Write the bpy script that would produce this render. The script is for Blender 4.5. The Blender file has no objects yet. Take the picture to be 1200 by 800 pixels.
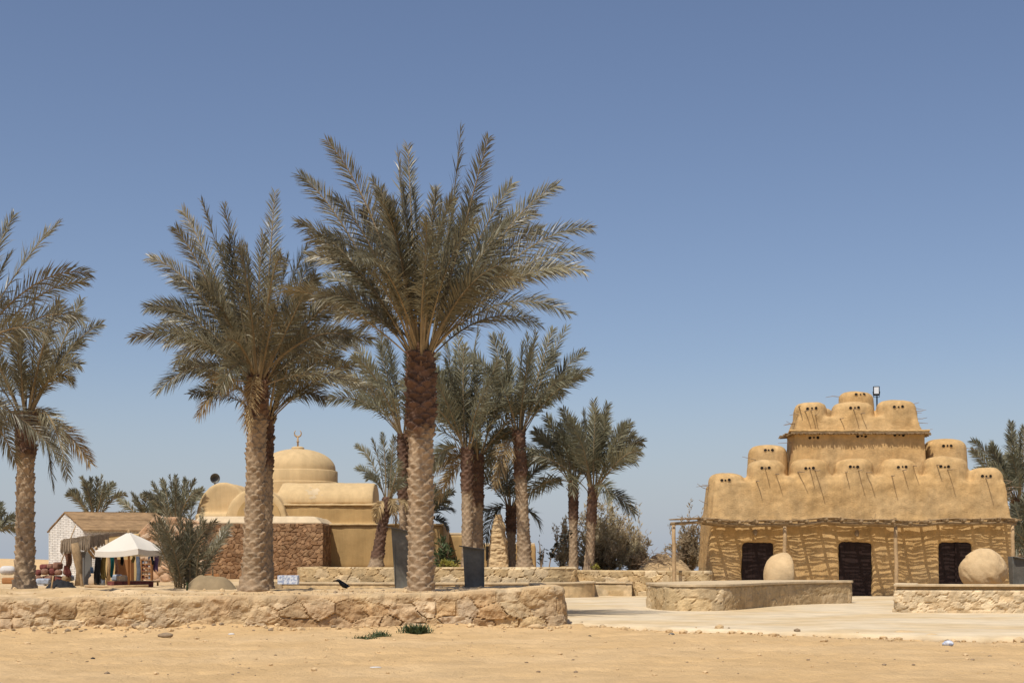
import bpy, bmesh, math, random
import numpy as np
from mathutils import Vector, Matrix
from mathutils.bvhtree import BVHTree

random.seed(7)
R = math.radians
F, EYE, HZ = 1667.0, 1.55, 655.0          # focal length in photo pixels, eye height, horizon row
def W(px, py, Y): return Vector(((px-600)/F*Y, Y, EYE+(HZ-py)/F*Y))
def XX(px, Y): return (px-600)/F*Y
def ZZ(py, Y): return EYE+(HZ-py)/F*Y

scene = bpy.context.scene
col = scene.collection
world = bpy.data.worlds.new("World"); scene.world = world

# ------------------------------------------------------------------ noise
def _hash(ix, iy, seed):
    h = (ix.astype(np.int64)*374761393 + iy.astype(np.int64)*668265263 + seed*1274126177) & 0xffffffff
    h = ((h ^ (h >> 13))*1274126177) & 0xffffffff
    h = (h ^ (h >> 16)) & 0xffffffff
    h = (h*2246822519) & 0xffffffff
    return ((h ^ (h >> 15)) & 0xffffff)/float(0xffffff)
def vnoise(x, y, seed=0):
    x = np.asarray(x, float); y = np.asarray(y, float)
    ix = np.floor(x); iy = np.floor(y); fx = x-ix; fy = y-iy
    fx = fx*fx*fx*(fx*(fx*6-15)+10); fy = fy*fy*fy*(fy*(fy*6-15)+10)
    a = _hash(ix, iy, seed); b = _hash(ix+1, iy, seed); c = _hash(ix, iy+1, seed); d = _hash(ix+1, iy+1, seed)
    return (a*(1-fx)+b*fx)*(1-fy)+(c*(1-fx)+d*fx)*fy
def fbm(x, y, octv=4, seed=0, gain=.5):
    s = 0.; a = 1.; t = 0.
    for o in range(octv):
        s = s + a*vnoise(np.asarray(x)*2**o+o*17.3, np.asarray(y)*2**o-o*9.1, seed+o); t += a; a *= gain
    return s/t*2-1
def sstep(a, b, x):
    t = np.clip((x-a)/(b-a), 0, 1); return t*t*(3-2*t)
def cells(s, z, sw, sh, seed, jit=(.32, .28), p=3.):
    """jittered stone pattern: distance to the joint and the stone's two ids"""
    u = s/sw; v = z/sh
    iu = np.floor(u); iv = np.floor(v)
    f1 = np.full(u.shape, 9.); f2 = np.full(u.shape, 9.); bi = np.zeros(u.shape); bj = np.zeros(u.shape)
    for dj in (-1, 0, 1):
        for di in (-2, -1, 0, 1, 2):
            j = iv+dj; i = iu+di
            cx = i+.5+.5*np.mod(j, 2)+(_hash(i, j, seed)-.5)*2*jit[0]
            cy = j+.5+(_hash(i, j, seed+5)-.5)*2*jit[1]
            d = (np.abs(u-cx)**p+np.abs(v-cy)**p)**(1/p)
            n1 = d < f1
            f2 = np.where(n1, f1, np.minimum(f2, d))
            bi = np.where(n1, i, bi); bj = np.where(n1, j, bj)
            f1 = np.where(n1, d, f1)
    return f2-f1, _hash(bi, bj, seed+11), _hash(bi, bj, seed+23)

# ------------------------------------------------------------------ materials
def mat(name, base=None, rough=.9, var=.18, scale=1.5, bump=.3, bscale=25., spec=.25, attr=False,
        tint2=None, t2scale=.6, t2amt=.5, transl=0., metal=0., rnd=0., bdist=.02, streak=0.):
    m = bpy.data.materials.new(name); m.use_nodes = True
    nt = m.node_tree; N = nt.nodes; L = nt.links
    b = N["Principled BSDF"]; out = N["Material Output"]
    b.inputs["Roughness"].default_value = rough
    b.inputs["Specular IOR Level"].default_value = spec
    b.inputs["Metallic"].default_value = metal
    tc = N.new("ShaderNodeTexCoord")
    if attr:
        a = N.new("ShaderNodeVertexColor"); a.layer_name = "tint"; c = a.outputs["Color"]
    else:
        rgb = N.new("ShaderNodeRGB"); rgb.outputs[0].default_value = (*base, 1); c = rgb.outputs[0]
    if tint2:
        n2 = N.new("ShaderNodeTexNoise"); n2.inputs["Scale"].default_value = t2scale; n2.inputs["Detail"].default_value = 5
        L.new(tc.outputs["Object"], n2.inputs["Vector"])
        mr = N.new("ShaderNodeMapRange"); mr.inputs[1].default_value = .42; mr.inputs[2].default_value = .62
        mr.inputs[4].default_value = t2amt
        L.new(n2.outputs["Fac"], mr.inputs[0])
        mx = N.new("ShaderNodeMix"); mx.data_type = 'RGBA'
        L.new(mr.outputs[0], mx.inputs[0]); L.new(c, mx.inputs[6]); mx.inputs[7].default_value = (*tint2, 1)
        c = mx.outputs[2]
    if var > 0:
        n = N.new("ShaderNodeTexNoise"); n.inputs["Scale"].default_value = scale; n.inputs["Detail"].default_value = 8
        n.inputs["Roughness"].default_value = .65
        L.new(tc.outputs["Object"], n.inputs["Vector"])
        mr = N.new("ShaderNodeMapRange"); mr.inputs[1].default_value = .3; mr.inputs[2].default_value = .7
        mr.inputs[3].default_value = 1-var; mr.inputs[4].default_value = 1+var
        L.new(n.outputs["Fac"], mr.inputs[0])
        val = mr.outputs[0]
        if rnd > 0:
            oi = N.new("ShaderNodeObjectInfo"); m2 = N.new("ShaderNodeMapRange")
            m2.inputs[3].default_value = 1-rnd; m2.inputs[4].default_value = 1+rnd
            L.new(oi.outputs["Random"], m2.inputs[0])
            mu = N.new("ShaderNodeMath"); mu.operation = 'MULTIPLY'
            L.new(val, mu.inputs[0]); L.new(m2.outputs[0], mu.inputs[1]); val = mu.outputs[0]
        vm = N.new("ShaderNodeVectorMath"); vm.operation = 'SCALE'
        L.new(c, vm.inputs[0]); L.new(val, vm.inputs["Scale"]); c = vm.outputs[0]
    if streak > 0:
        mp = N.new("ShaderNodeMapping"); mp.inputs["Scale"].default_value = (2.6, 2.6, .32); L.new(tc.outputs["Object"], mp.inputs["Vector"])
        ns = N.new("ShaderNodeTexNoise"); ns.inputs["Scale"].default_value = 1.0; ns.inputs["Detail"].default_value = 7; ns.inputs["Roughness"].default_value = .7
        L.new(mp.outputs[0], ns.inputs["Vector"])
        ms_ = N.new("ShaderNodeMapRange"); ms_.inputs[1].default_value = .38; ms_.inputs[2].default_value = .60; ms_.inputs[3].default_value = 1-streak; ms_.inputs[4].default_value = 1.04
        L.new(ns.outputs["Fac"], ms_.inputs[0])
        vs_ = N.new("ShaderNodeVectorMath"); vs_.operation = 'SCALE'; L.new(c, vs_.inputs[0]); L.new(ms_.outputs[0], vs_.inputs["Scale"]); c = vs_.outputs[0]
    L.new(c, b.inputs["Base Color"])
    if bump > 0:
        n3 = N.new("ShaderNodeTexNoise"); n3.inputs["Scale"].default_value = bscale; n3.inputs["Detail"].default_value = 8
        n3.inputs["Roughness"].default_value = .7
        L.new(tc.outputs["Object"], n3.inputs["Vector"])
        bp = N.new("ShaderNodeBump"); bp.inputs["Strength"].default_value = bump; bp.inputs["Distance"].default_value = bdist
        L.new(n3.outputs["Fac"], bp.inputs["Height"]); L.new(bp.outputs[0], b.inputs["Normal"])
    if transl > 0:
        tr = N.new("ShaderNodeBsdfTranslucent"); L.new(c, tr.inputs["Color"])
        ms = N.new("ShaderNodeMixShader"); ms.inputs[0].default_value = transl
        L.new(b.outputs[0], ms.inputs[1]); L.new(tr.outputs[0], ms.inputs[2]); L.new(ms.outputs[0], out.inputs["Surface"])
    return m

def brick_mat(name, c1, c2, mortar, scale, bump=.6):
    m = mat(name, c1, bump=0, var=0)
    nt = m.node_tree; N = nt.nodes; L = nt.links; b = N["Principled BSDF"]
    tc = N.new("ShaderNodeTexCoord"); sp = N.new("ShaderNodeSeparateXYZ"); ad = N.new("ShaderNodeMath"); cb = N.new("ShaderNodeCombineXYZ")
    L.new(tc.outputs["Object"], sp.inputs[0]); L.new(sp.outputs[0], ad.inputs[0]); L.new(sp.outputs[1], ad.inputs[1])
    L.new(ad.outputs[0], cb.inputs[0]); L.new(sp.outputs[2], cb.inputs[1])
    br = N.new("ShaderNodeTexBrick"); br.inputs["Scale"].default_value = scale
    br.inputs["Color1"].default_value = (*c1, 1); br.inputs["Color2"].default_value = (*c2, 1); br.inputs["Mortar"].default_value = (*mortar, 1)
    br.inputs["Mortar Size"].default_value = .03; br.inputs["Row Height"].default_value = .25; br.inputs["Brick Width"].default_value = .6
    L.new(cb.outputs[0], br.inputs["Vector"])
    no = N.new("ShaderNodeTexNoise"); no.inputs["Scale"].default_value = 2.; no.inputs["Detail"].default_value = 6
    L.new(tc.outputs["Object"], no.inputs["Vector"])
    mr = N.new("ShaderNodeMapRange"); mr.inputs[1].default_value = .3; mr.inputs[2].default_value = .7; mr.inputs[3].default_value = .8; mr.inputs[4].default_value = 1.1
    L.new(no.outputs["Fac"], mr.inputs[0])
    vm = N.new("ShaderNodeVectorMath"); vm.operation = 'SCALE'; L.new(br.outputs["Color"], vm.inputs[0]); L.new(mr.outputs[0], vm.inputs["Scale"])
    L.new(vm.outputs[0], b.inputs["Base Color"])
    bp = N.new("ShaderNodeBump"); bp.inputs["Strength"].default_value = bump; bp.inputs["Distance"].default_value = .02; bp.invert = True
    L.new(br.outputs["Fac"], bp.inputs["Height"]); L.new(bp.outputs[0], b.inputs["Normal"])
    return m

M = {}
M['sand'] = mat('sand', (.575, .385, .185), var=.14, scale=.9, bump=1.0, bscale=7, tint2=(.63, .445, .24), t2scale=.35, t2amt=.55, bdist=.07)
M['terrace'] = mat('terrace_sand', (.55, .385, .20), var=.22, scale=1.6, bump=.9, bscale=8, tint2=(.60, .46, .29), t2scale=.8, t2amt=.6, bdist=.05)
M['soil'] = mat('soil', (.40, .28, .15), var=.3, scale=1.5, bump=1, bscale=10, bdist=.05)
M['pave'] = mat('pavement', (.60, .49, .33), var=.16, scale=1.3, bump=.5, bscale=12, tint2=(.54, .40, .22), t2scale=.35, t2amt=.85)
M['stone'] = mat('rubble_stone', attr=True, var=.26, scale=4, bump=.9, bscale=22, bdist=.03)
M['wall_stone'] = mat('weathered_wall_stone', attr=True, var=.30, scale=3, bump=1.0, bscale=16, bdist=.04, tint2=(.33, .205, .105), t2scale=1.1, t2amt=.45)
M['coping'] = mat('coping', (.56, .43, .265), var=.14, scale=3, bump=.4, bscale=20, streak=.20)
M['clay'] = mat('mud_plaster', (.525, .335, .143), var=.20, scale=3.5, bump=1.0, bscale=18, tint2=(.55, .385, .195), t2scale=.7, t2amt=.5, bdist=.035, streak=.15)
M['opening_shade'] = mat('clay_shadow_hole', (.010, .007, .005), var=0, bump=0)  # near-black colour stands for the shade inside pigeon holes and windows
M['plaster'] = mat('mosque_plaster', (.55, .395, .205), var=.09, scale=1.0, bump=.45, bscale=6, tint2=(.48, .34, .175), t2scale=.5, t2amt=.5, streak=.11)
M['plaster_tan_shaded'] = mat('mosque_plaster_shaded', (.43, .285, .125), var=.12, scale=1.0, bump=.5, bscale=6, tint2=(.38, .25, .105), t2scale=.4, t2amt=.6, streak=.13)  # mosque plaster again, with the grazing-light shade of upright faces in its colour
M['plaster_pale'] = mat('limewash_cap', (.56, .44, .285), var=.08, scale=2, bump=.4, bscale=10, streak=.1)
M['patch'] = mat('grey_repair', (.50, .385, .235), var=.15, scale=2, bump=.3, bscale=10)
M['trunk'] = mat('palm_trunk', attr=True, var=.30, scale=9, bump=.7, bscale=40, bdist=.015)
M['leaf'] = mat('palm_leaf', (.165, .154, .098), rough=.42, var=.25, scale=1.1, bump=0, spec=.55, transl=.27, rnd=.32, tint2=(.27, .225, .13), t2scale=.5, t2amt=.65)
M['leaf_far'] = mat('palm_leaf_greyer', (.185, .180, .115), rough=.45, var=.25, scale=1.1, bump=0, spec=.5, transl=.28, rnd=.3, tint2=(.26, .235, .145), t2scale=.5, t2amt=.5)
M['leaf_dry'] = mat('palm_leaf_dry', (.36, .26, .13), rough=.6, var=.25, scale=2, bump=0, transl=.2, rnd=.3)
M['fibre'] = mat('palm_fibre', (.17, .10, .06), var=.35, scale=9, bump=.5, bscale=40)
M['rachis'] = mat('palm_rachis', (.245, .185, .105), rough=.55, var=.25, scale=3, bump=0, rnd=.2)
M['wood'] = mat('pale_pole_wood', (.40, .275, .15), var=.25, scale=6, bump=.5, bscale=30)
M['reed'] = mat('reed', (.27, .185, .10), var=.35, scale=8, bump=.4, bscale=40)
M['reed_grey'] = mat('weathered_reed', (.30, .235, .165), var=.35, scale=7, bump=.5, bscale=30)
M['twig'] = mat('twig', (.26, .19, .125), var=.2, scale=5, bump=0)
M['door'] = mat('dark_door_wood', (.020, .009, .007), rough=.7, var=.3, scale=6, bump=.5, bscale=30)
M['iron'] = mat('dark_sheet_iron', (.115, .106, .088), rough=.55, var=.35, scale=4, bump=.25, bscale=20, spec=.4, tint2=(.11, .115, .105), t2scale=2.5, t2amt=.6)
M['black'] = mat('black_cloth', (.018, .018, .02), rough=.85, var=.2, bump=.3)
M['steel'] = mat('grey_steel', (.15, .145, .135), rough=.5, var=.15, bump=.1)
M['white_brick'] = brick_mat('white_brick', (.78, .75, .69), (.70, .67, .61), (.40, .37, .33), 3.4)
M['white_cloth'] = mat('cream_canvas', (.66, .62, .545), rough=.85, var=.05, bump=.15, transl=.12)
M['roof'] = mat('brown_roof_boards', (.27, .17, .085), var=.35, scale=3, bump=.5, bscale=20)
M['mustard'] = mat('mustard_wall', (.52, .36, .16), var=.2, scale=1.5, bump=.3)
M['orange'] = mat('orange_wood', (.33, .155, .06), var=.2, bump=.3)
M['red'] = mat('red_woven', (.17, .055, .045), var=.45, scale=14, bump=.4)
M['red_brown'] = mat('red_brown_woven', (.22, .12, .08), var=.5, scale=12, bump=.4)
M['grey_blue'] = mat('grey_blue_cloth', (.30, .34, .40), var=.4, scale=10, bump=.3)
M['teal'] = mat('teal_cloth', (.02, .15, .17), var=.2, bump=.2)
M['olive'] = mat('olive_cloth', (.16, .115, .035), var=.3, bump=.2)
M['beige'] = mat('beige_cloth', (.48, .36, .24), var=.2, bump=.2)
M['white'] = mat('white_paint', (.55, .53, .50), var=.08, bump=.1)
M['blue'] = mat('blue_cloth', (.09, .14, .22), var=.2, bump=.2)
M['purple'] = mat('purple_cloth', (.12, .07, .14), var=.3, bump=.2)
M['tarp'] = mat('khaki_tarp', (.27, .20, .115), var=.2, scale=2, bump=.5, bscale=6)
M['bush'] = mat('tamarisk_leaf', (.50, .425, .27), rough=.8, var=.35, scale=1.2, bump=0, transl=.45, tint2=(.54, .42, .265), t2scale=.55, t2amt=.8)
M['bush_dry'] = mat('dry_bush_leaf', (.42, .33, .21), rough=.8, var=.35, scale=1.2, bump=0, transl=.45, tint2=(.33, .27, .16), t2scale=.6, t2amt=.7)
M['green'] = mat('weed_leaf', (.085, .115, .05), rough=.6, var=.3, scale=3, bump=0, transl=.2)
M['yellow_green'] = mat('yellow_green_leaf', (.30, .27, .05), rough=.6, var=.3, scale=3, bump=0, transl=.2)
M['dark_leaf'] = mat('dark_leaf', (.035, .035, .028), rough=.6, var=.3, bump=0)
M['crow'] = mat('crow_feather', (.012, .012, .014), rough=.45, var=.2, bump=.2)
M['blue_tile'] = mat('blue_white_pattern', (.62, .64, .68), var=.1, bump=0, tint2=(.16, .22, .38), t2scale=16, t2amt=.8)
M['boulder'] = mat('sandstone_boulder', (.56, .405, .225), var=.16, scale=2.5, bump=.7, bscale=12, tint2=(.48, .33, .17), t2scale=1.5, t2amt=.6, bdist=.03)
M['rock_dark'] = mat('brown_rock', (.26, .19, .12), var=.3, scale=5, bump=.5)
M['lens'] = mat('lamp_lens', (.55, .57, .58), rough=.15, var=.05, bump=0, spec=.6)
M['far_sand'] = M['sand']

# ------------------------------------------------------------------ objects
LOC = {}
def link(o):
    col.objects.link(o); return o
def thing(name, label, cat, loc=(0, 0, 0), group=None):
    o = link(bpy.data.objects.new(name, None)); o.empty_display_size = .3
    o.location = loc; LOC[o.name] = Vector(loc)
    o['label'] = label; o['category'] = cat
    if group: o['group'] = group
    return o
def tag(o, label, cat, group=None):
    o['label'] = label; o['category'] = cat
    if group: o['group'] = group
    return o
def struct(o, kind='structure'):
    o['kind'] = kind; return o
def mk(name, verts, faces, mats, parent=None, midx=None, smooth=False, tint=None, origin=None):
    """one mesh object from world-space vertices"""
    v = np.asarray([tuple(p) for p in verts] if not isinstance(verts, np.ndarray) else verts, dtype=float).reshape(-1, 3)
    if parent is not None: org = LOC[parent.name]
    elif origin is not None: org = Vector(origin)
    else: org = Vector((float(v[:, 0].mean()), float(v[:, 1].mean()), float(v[:, 2].min())))
    v = v-np.array(org)
    me = bpy.data.meshes.new(name)
    if isinstance(faces, np.ndarray): faces = faces.tolist()
    me.from_pydata(v.tolist(), [], faces)
    if not isinstance(mats, (list, tuple)): mats = [mats]
    for m in mats: me.materials.append(M[m] if isinstance(m, str) else m)
    if midx is not None: me.polygons.foreach_set('material_index', np.asarray(midx, dtype=np.int32))
    if smooth: me.polygons.foreach_set('use_smooth', np.ones(len(me.polygons), dtype=bool))
    if tint is not None:
        a = me.color_attributes.new('tint', 'FLOAT_COLOR', 'POINT')
        t = np.ones((len(v), 4), dtype=np.float32); t[:, :3] = tint
        a.data.foreach_set('color', t.ravel())
    me.update()
    o = link(bpy.data.objects.new(name, me))
    if parent is not None:
        o.parent = parent; LOC[o.name] = org
    else:
        o.location = org; LOC[o.name] = org
    return o

class MB:
    def __init__(s): s.v = []; s.f = []; s.m = []
    def add(s, v, f, mi=0):
        n = len(s.v); s.v += [tuple(p) for p in v]; s.f += [tuple(i+n for i in q) for q in f]; s.m += [mi]*len(f); return s
    def box(s, c, size, rz=0, mi=0, rx=0, ry=0, taper=1.0):
        x, y, z = size[0]/2, size[1]/2, size[2]/2
        mt = Matrix.Rotation(rz, 3, 'Z') @ Matrix.Rotation(ry, 3, 'Y') @ Matrix.Rotation(rx, 3, 'X')
        vs = []
        for k in (-1, 1):
            t = taper if k > 0 else 1
            for a, b in ((-1, -1), (1, -1), (1, 1), (-1, 1)):
                vs.append(Vector(c)+mt @ Vector((a*x*t, b*y*t, k*z)))
        return s.add(vs, [(3, 2, 1, 0), (4, 5, 6, 7), (0, 1, 5, 4), (1, 2, 6, 5), (2, 3, 7, 6), (3, 0, 4, 7)], mi)
    def hexa(s, vs, mi=0):
        return s.add(vs, [(3, 2, 1, 0), (4, 5, 6, 7), (0, 1, 5, 4), (1, 2, 6, 5), (2, 3, 7, 6), (3, 0, 4, 7)], mi)
    def tube(s, pts, r, n=6, mi=0, caps=True):
        pts = [Vector(p) for p in pts]; k = len(pts)
        rr = r if isinstance(r, (list, tuple)) else [r]*k
        vs = []; up = Vector((0, 0, 1))
        for i, p in enumerate(pts):
            t = (pts[min(i+1, k-1)]-pts[max(i-1, 0)])
            t = t.normalized() if t.length > 1e-9 else Vector((0, 0, 1))
            a = t.cross(up)
            if a.length < .05: a = t.cross(Vector((0, 1, 0)))
            a.normalize(); b = a.cross(t)
            for j in range(n):
                an = 2*math.pi*j/n
                vs.append(p+(a*math.cos(an)+b*math.sin(an))*rr[i])
        fs = [(i*n+j, i*n+(j+1) % n, (i+1)*n+(j+1) % n, (i+1)*n+j) for i in range(k-1) for j in range(n)]
        if caps: fs += [tuple(range(n-1, -1, -1)), tuple(range((k-1)*n, k*n))]
        return s.add(vs, fs, mi)
    def lathe(s, c, prof, n=24, mi=0, sx=1., sy=1.):
        """prof: (radius, z) from bottom to top"""
        vs = []; k = len(prof)
        for r, z in prof:
            for j in range(n):
                a = 2*math.pi*j/n
                vs.append((c[0]+r*sx*math.cos(a), c[1]+r*sy*math.sin(a), c[2]+z))
        fs = [(i*n+j, i*n+(j+1) % n, (i+1)*n+(j+1) % n, (i+1)*n+j) for i in range(k-1) for j in range(n)]
        fs += [tuple(range(n-1, -1, -1)), tuple(range((k-1)*n, k*n))]
        return s.add(vs, fs, mi)
    def build(s, name, mats, parent=None, smooth=False, origin=None):
        return mk(name, s.v, s.f, mats, parent, s.m, smooth, origin=origin)

def smooth_angle(o, ang=40):
    me = o.data
    me.polygons.foreach_set('use_smooth', np.ones(len(me.polygons), dtype=bool))
    bm = bmesh.new(); bm.from_mesh(me)
    for e in bm.edges:
        if len(e.link_faces) == 2 and e.calc_face_angle(0) > R(ang): e.smooth = False
    bm.to_mesh(me); bm.free()
    return o

def bevel(o, w=.01, seg=2):
    md = o.modifiers.new('bevel', 'BEVEL'); md.width = w; md.segments = seg; md.limit_method = 'ANGLE'
    return o

def remeshed(mb, vox, smooth_it, name):
    """union of overlapping solids, softened like hand-laid plaster"""
    me = bpy.data.meshes.new('tmp'); me.from_pydata(mb.v, [], mb.f); me.update()
    bm = bmesh.new(); bm.from_mesh(me); bmesh.ops.recalc_face_normals(bm, faces=bm.faces); bm.to_mesh(me); bm.free()
    o = link(bpy.data.objects.new('tmp', me))
    r = o.modifiers.new('r', 'REMESH'); r.mode = 'VOXEL'; r.voxel_size = vox
    sm = o.modifiers.new('s', 'SMOOTH'); sm.iterations = smooth_it; sm.factor = .5
    dg = bpy.context.evaluated_depsgraph_get()
    em = bpy.data.meshes.new_from_object(o.evaluated_get(dg))
    n = len(em.vertices); v = np.empty(n*3); em.vertices.foreach_get('co', v); v = v.reshape(-1, 3)
    no = np.empty(n*3); em.vertices.foreach_get('normal', no); no = no.reshape(-1, 3)
    f = [tuple(p.vertices) for p in em.polygons]
    bpy.data.objects.remove(o); bpy.data.meshes.remove(me); bpy.data.meshes.remove(em)
    return v, no, f

def lumpy(v, no, amp=.03, sc=1.3, seed=3):
    a = fbm(v[:, 0]*sc+v[:, 1]*.7*sc, v[:, 2]*sc+v[:, 1]*.5, 4, seed)
    b = fbm(v[:, 0]*sc*5+v[:, 1]*3.1, v[:, 2]*sc*5, 3, seed+9)
    return v+no*(a*amp+b*amp*.35)[:, None]

# ------------------------------------------------------------------ walls of stone
def resample(path, step):
    p = [np.array(q, float) for q in path]; out = [p[0]]; carry = 0
    for a, b in zip(p[:-1], p[1:]):
        d = np.linalg.norm(b-a); n = max(1, int(round(d/step)))
        for i in range(1, n+1): out.append(a+(b-a)*i/n)
    return np.array(out)
def curve(pts, n=24):
    """Catmull-Rom through the points"""
    P = [np.array(p, float) for p in pts]; P = [2*P[0]-P[1]]+P+[2*P[-1]-P[-2]]; out = []
    for i in range(1, len(P)-2):
        for k in range(n):
            t = k/n
            out.append(.5*((2*P[i])+(-P[i-1]+P[i+1])*t+(2*P[i-1]-5*P[i]+4*P[i+1]-P[i+2])*t*t+(-P[i-1]+3*P[i]-3*P[i+1]+P[i+2])*t**3))
    out.append(P[-2]); return out
def relief_wall(name, path, z0, z1, step=.05, sw=.5, sh=.3, amp=.05, mortar=.16, seed=1, top_w=.5, rough=.02, round_=.05,
                pal=((.55, .42, .26),), mort=(.50, .37, .22), p=3., jit=(.32, .28), strength=None, parent=None, z1f=None, mname='stone', palf=None, crisp=False):
    P = resample(path, step); n = len(P)
    T = np.gradient(P, axis=0); k = 5
    T = np.stack([np.convolve(np.pad(T[:, i], k, mode='edge'), np.ones(2*k+1)/(2*k+1), 'valid') for i in (0, 1)], 1)
    T /= np.linalg.norm(T, axis=1)[:, None]
    Nn = np.stack([T[:, 1], -T[:, 0]], 1)
    s = np.concatenate([[0], np.cumsum(np.linalg.norm(np.diff(P, axis=0), axis=1))])
    nz = max(3, int(round((z1-z0)/step)))
    tt = np.linspace(0, 1, nz+1)
    ztop = np.full(n, float(z1)) if z1f is None else z1f(P)
    S, TT = np.meshgrid(s, tt, indexing='ij')
    Z = z0+TT*(ztop[:, None]-z0)
    edge, h1, h2 = cells(S+.06*fbm(S*2, Z*2, 3, seed+2), Z-z0+.05*fbm(S*2+9, Z*2, 3, seed+3), sw, sh, seed, jit, p)
    st = 1. if strength is None else strength(S, Z)
    mo = sstep(.0, mortar, edge)
    d = amp*mo*(.55+.75*(h1-.3))*st + rough*fbm(S*7, Z*7, 4, seed+31) + rough*1.5*fbm(S*1.7, Z*1.7, 3, seed+37)
    if crisp:
        q1 = vnoise(S*4.3+Z*1.7, Z*4.9-S*.6, seed+61); q2 = vnoise(S*9.1-Z*3, Z*8.3, seed+67); q3 = vnoise(S*17, Z*15+S*3, seed+71)
        d = d+rough*(1.1*np.abs(q1*2-1)+.7*(np.floor(q2*4)/4-.4)+.55*(q3-.5))
    rim = np.clip((Z-(ztop[:, None]-round_*2))/(round_*2), 0, 1)
    d = d-round_*rim**3
    X = P[:, 0][:, None]+Nn[:, 0][:, None]*d; Y = P[:, 1][:, None]+Nn[:, 1][:, None]*d
    pal = np.array(pal); ci = np.minimum((h2*len(pal)).astype(int), len(pal)-1)
    colr = pal[ci]*(.82+.36*_hash(np.floor(h1*999), np.floor(h2*999), 3))[..., None]
    if palf is not None: colr = palf(S, Z, colr)
    w = (mo*np.clip(np.asarray(st)*1.0, 0, 1))[..., None]
    colr = colr*w+np.array(mort)*(1-w)
    V = [np.stack([X, Y, Z], -1)]; C = [colr]
    m = max(2, int(round(top_w/step/1.5)))
    for q in range(1, m+1):
        off = -top_w*q/m-round_
        xx = P[:, 0]+Nn[:, 0]*off; yy = P[:, 1]+Nn[:, 1]*off
        zz = ztop+.5*rough*fbm(xx*5, yy*5, 3, seed+51)+rough*.6
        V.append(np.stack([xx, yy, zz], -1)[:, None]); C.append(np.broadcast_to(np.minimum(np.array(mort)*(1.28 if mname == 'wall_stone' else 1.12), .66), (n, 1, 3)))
    xx = P[:, 0]+Nn[:, 0]*(-top_w-round_); yy = P[:, 1]+Nn[:, 1]*(-top_w-round_)
    V.append(np.stack([xx, yy, np.full(n, z0)], -1)[:, None]); C.append(np.broadcast_to(np.array(mort), (n, 1, 3)))
    V = np.concatenate(V, 1); C = np.concatenate(C, 1); r = V.shape[1]
    idx = np.arange(n*r).reshape(n, r)
    f = np.stack([idx[:-1, :-1], idx[1:, :-1], idx[1:, 1:], idx[:-1, 1:]], -1).reshape(-1, 4)
    o = mk(name, V.reshape(-1, 3), f, mname, parent, smooth=not crisp, tint=C.reshape(-1, 3))
    # close the two ends
    me = o.data
    bm = bmesh.new(); bm.from_mesh(me); bm.verts.ensure_lookup_table()
    for e in (0, n-1):
        vs = [bm.verts[i] for i in idx[e]]
        try: bm.faces.new(vs if e == 0 else vs[::-1])
        except ValueError: pass
    bm.to_mesh(me); bm.free()
    return o
def coping(name, path, z, t, over, width, parent, m='coping', step=.12, seed=4):
    """flat slab following a path, overhanging its front by `over`"""
    P = resample(path, step); T = np.gradient(P, axis=0); k = 3
    T = np.stack([np.convolve(np.pad(T[:, i], k, mode='edge'), np.ones(2*k+1)/(2*k+1), 'valid') for i in (0, 1)], 1)
    T /= np.linalg.norm(T, axis=1)[:, None]; Nn = np.stack([T[:, 1], -T[:, 0]], 1)
    n = len(P); nn = .012*fbm(P[:, 0]*4, P[:, 1]*4, 3, seed)
    A = P+Nn*(over+nn)[:, None]; B = P-Nn*width
    V = np.stack([np.c_[A, np.full(n, z)], np.c_[A, z+t+nn*.5], np.c_[B, z+t+nn*.5], np.c_[B, np.full(n, z)]], 1)
    idx = np.arange(n*4).reshape(n, 4); f = []
    for i in range(n-1):
        for a in range(4): f.append((idx[i, a], idx[i+1, a], idx[i+1, (a+1) % 4], idx[i, (a+1) % 4]))
    f += [tuple(idx[0][::-1]), tuple(idx[-1])]
    o = mk(name, V.reshape(-1, 3), f, m, parent)
    return bevel(o, .015)

# ------------------------------------------------------------------ the ground
def axis(segs):
    out = []
    for a, b, st in segs: out += list(np.arange(a, b, st))
    out.append(segs[-1][1]); return np.array(out)
WALLY = lambda X: 30.2+(X+14)*.12            # line of the front wall's foot
def ground_z(X, Y):
    z = .035*fbm(X*.55, Y*.55, 4, 5)+.016*fbm(X*2.1, Y*2.1, 3, 8)+.010*fbm(X*5, Y*5, 2, 12)
    tr = fbm(X*.25, Y*1.5, 3, 40); z = z+.02*tr                       # long shallow ruts
    dist = WALLY(X)-Y
    z = z+np.where(X < 1.6, .10*np.exp(-np.clip(dist, 0, 9)/.55)*(.6+.8*vnoise(X*.9, Y*0, 77)), 0)
    z = z-.022*sstep(.56, .78, vnoise(X*2.6+Y*.4, Y*2.3, 131))-.016*sstep(.6, .8, vnoise(X*5.2, Y*4.1+X, 137))
    far = np.clip(Y-75, 0, None)
    z = z-far*.0085
    z = np.where(Y > WALLY(X)+.3, np.minimum(z, .0)-.02, z)
    return z
ax = axis([(-2500, -400, 300), (-400, -60, 40), (-60, -14, 3), (-14, 16, .075), (16, 60, 3), (60, 400, 40), (400, 2500, 300)])
ay = axis([(-60, 0, 10), (0, 18, 1.5), (18, 33, .07), (33, 80, 1.5), (80, 400, 20), (400, 3600, 200)])
GX, GY = np.meshgrid(ax, ay, indexing='ij'); GZ = ground_z(GX, GY)
idx = np.arange(GX.size).reshape(GX.shape)
f = np.stack([idx[:-1, :-1], idx[1:, :-1], idx[1:, 1:], idx[:-1, 1:]], -1).reshape(-1, 4)
struct(mk('sand_ground', np.stack([GX, GY, GZ], -1).reshape(-1, 3), f, 'sand', smooth=True, origin=(0, 0, 0)))

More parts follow.
